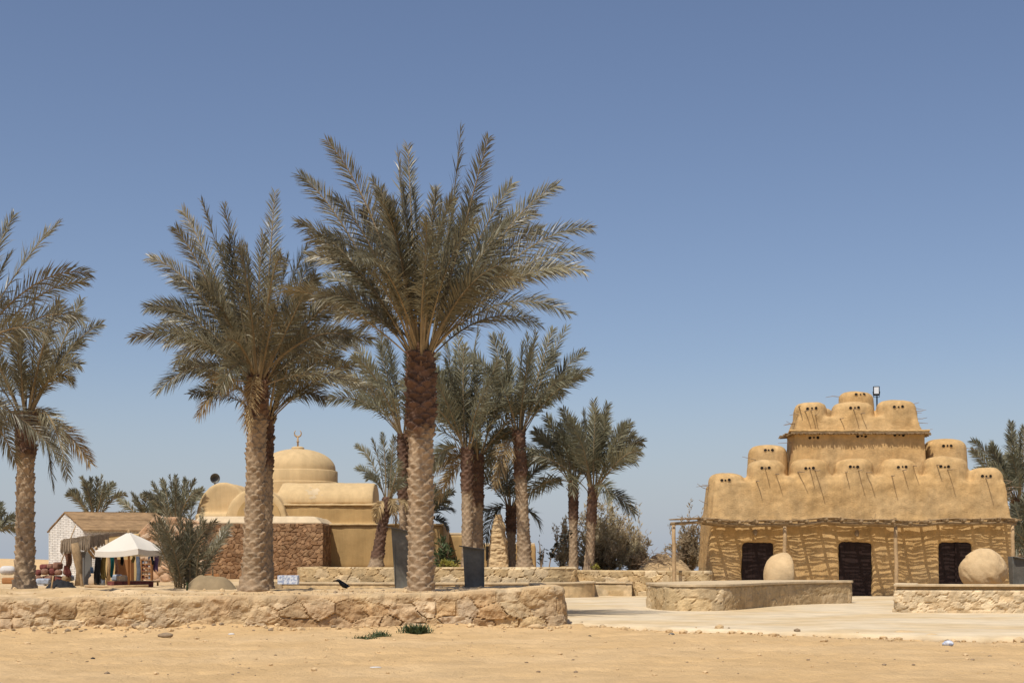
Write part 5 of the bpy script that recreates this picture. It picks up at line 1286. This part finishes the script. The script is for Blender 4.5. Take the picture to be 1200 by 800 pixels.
def peb(x, y, z, r):
    o = bmesh.new(); bmesh.ops.create_icosphere(o, subdivisions=1, radius=1)
    vs = [Vector((v.co.x*r*rg.uniform(.8, 1.3), v.co.y*r*rg.uniform(.7, 1.1), v.co.z*r*rg.uniform(.4, .75)))+Vector((x, y, z+r*.25)) for v in o.verts]
    fs = [tuple(v.index for v in f.verts) for f in o.faces]; o.free(); mb.add(vs, fs, 0 if rg.rand() < .8 else 1)
for i in range(260):
    x = rg.uniform(-13, 1.3); d = abs(rg.normal(0, .35))+.08; y = WALLY(x)-d; peb(x, y, float(ground_z(np.array([x]), np.array([y]))[0]), rg.gamma(2, .016)+.01)
for i in range(240):
    x = rg.uniform(1.2, 14); y = float(plaza_front(x))+rg.normal(-.12, .22); peb(x, y, max(float(ground_z(np.array([x]), np.array([y]))[0]), PZ if y > plaza_front(x)+.2 else -1), rg.gamma(2, .016)+.01)
for i in range(420):
    y = rg.uniform(19, 31); x = rg.uniform(-.36, .36)*y; 
    if y < WALLY(x)-.2 and y < plaza_front(max(x, .8))-.2: peb(x, y, float(ground_z(np.array([x]), np.array([y]))[0]), rg.gamma(1.6, .008)+.006)
for i in range(260):
    x = rg.uniform(-13, .8); y = WALLY(x)+rg.uniform(.5, 8); 
    if y < TB-.5 or x < -9: peb(x, y, float(terr_z2(np.array([x]), np.array([y]))[0]), rg.gamma(2, .014)+.01)
struct(mb.build('gravel', ['boulder', 'rock_dark'], origin=(0, 0, 0)), 'stuff')
# dry grass stubble on the terrace
rg = np.random.RandomState(22); mb = MB()
for i in range(420):
    cx2 = rg.choice([-3.4, -1.2, -8.6, -6.5]); x = cx2+rg.normal(0, .7); y = WALLY(x)+.6+abs(rg.normal(0, .9))
    if x > .7: continue
    z = float(terr_z2(np.array([x]), np.array([y]))[0]); h = rg.uniform(.03, .10); d = Vector((rg.normal(0, .04), rg.normal(0, .03), h)); b = Vector((x, y, z-.01)); w = Vector((.006, 0, 0))
    mb.add([b-w, b+w, b+d], [(0, 1, 2)])
struct(mb.build('dry_grass', 'reed_grey', origin=(0, 0, 0)), 'stuff')

# ------------------------------------------------------------------ light, sky, camera
EL, AZ = 60., 27.                              # sun elevation; degrees to the left of straight behind the camera
to_sun = Vector((-math.cos(R(EL))*math.sin(R(AZ)), -math.cos(R(EL))*math.cos(R(AZ)), math.sin(R(EL))))
sl = bpy.data.lights.new('sun', 'SUN'); sl.energy = 4.2; sl.angle = R(.53); sl.color = (1., .94, .84)
so = link(bpy.data.objects.new('sun', sl)); so.rotation_euler = to_sun.to_track_quat('Z', 'Y').to_euler(); so.location = (0, 0, 60)
world.use_nodes = True
nt = world.node_tree; bg = nt.nodes['Background']
sky = nt.nodes.new('ShaderNodeTexSky'); sky.sky_type = 'NISHITA'; sky.sun_disc = False
sky.sun_elevation = R(EL); sky.sun_rotation = math.atan2(to_sun.x, to_sun.y)
sky.air_density = .9; sky.dust_density = 1.1; sky.ozone_density = 2.6; sky.altitude = 0
tintn = nt.nodes.new('ShaderNodeVectorMath'); tintn.operation = 'MULTIPLY'; tintn.inputs[1].default_value = (1.03, .945, .945)
nt.links.new(sky.outputs[0], tintn.inputs[0])
tcw = nt.nodes.new('ShaderNodeTexCoord'); sepw = nt.nodes.new('ShaderNodeSeparateXYZ'); nt.links.new(tcw.outputs['Generated'], sepw.inputs[0])
hzn = nt.nodes.new('ShaderNodeMapRange'); hzn.interpolation_type = 'SMOOTHSTEP'
hzn.inputs[1].default_value = -.01; hzn.inputs[2].default_value = .15; hzn.inputs[3].default_value = .75; hzn.inputs[4].default_value = 0.   # dust haze low over the desert
nt.links.new(sepw.outputs[2], hzn.inputs[0])
mxw = nt.nodes.new('ShaderNodeMix'); mxw.data_type = 'RGBA'; mxw.inputs[7].default_value = (3.95, 4.5, 5.35, 1)
nt.links.new(hzn.outputs[0], mxw.inputs[0]); nt.links.new(tintn.outputs[0], mxw.inputs[6]); nt.links.new(mxw.outputs[2], bg.inputs[0]); bg.inputs[1].default_value = .102

cam = bpy.data.cameras.new('camera'); co = link(bpy.data.objects.new('camera', cam))
cam.sensor_width = 36; cam.lens = F/1200*36; co.location = (0, 0, EYE); co.rotation_euler = (R(90), 0, 0)
cam.shift_y = (HZ-400)/1200; cam.clip_start = .1; cam.clip_end = 6000
scene.camera = co
vs = scene.view_settings; vs.view_transform = 'Standard'; vs.look = 'None'; vs.exposure = .12; vs.gamma = 1; vs.use_curve_mapping = False
scene.cycles.max_bounces = 6; scene.cycles.diffuse_bounces = 3; scene.cycles.transmission_bounces = 3; scene.cycles.transparent_max_bounces = 4
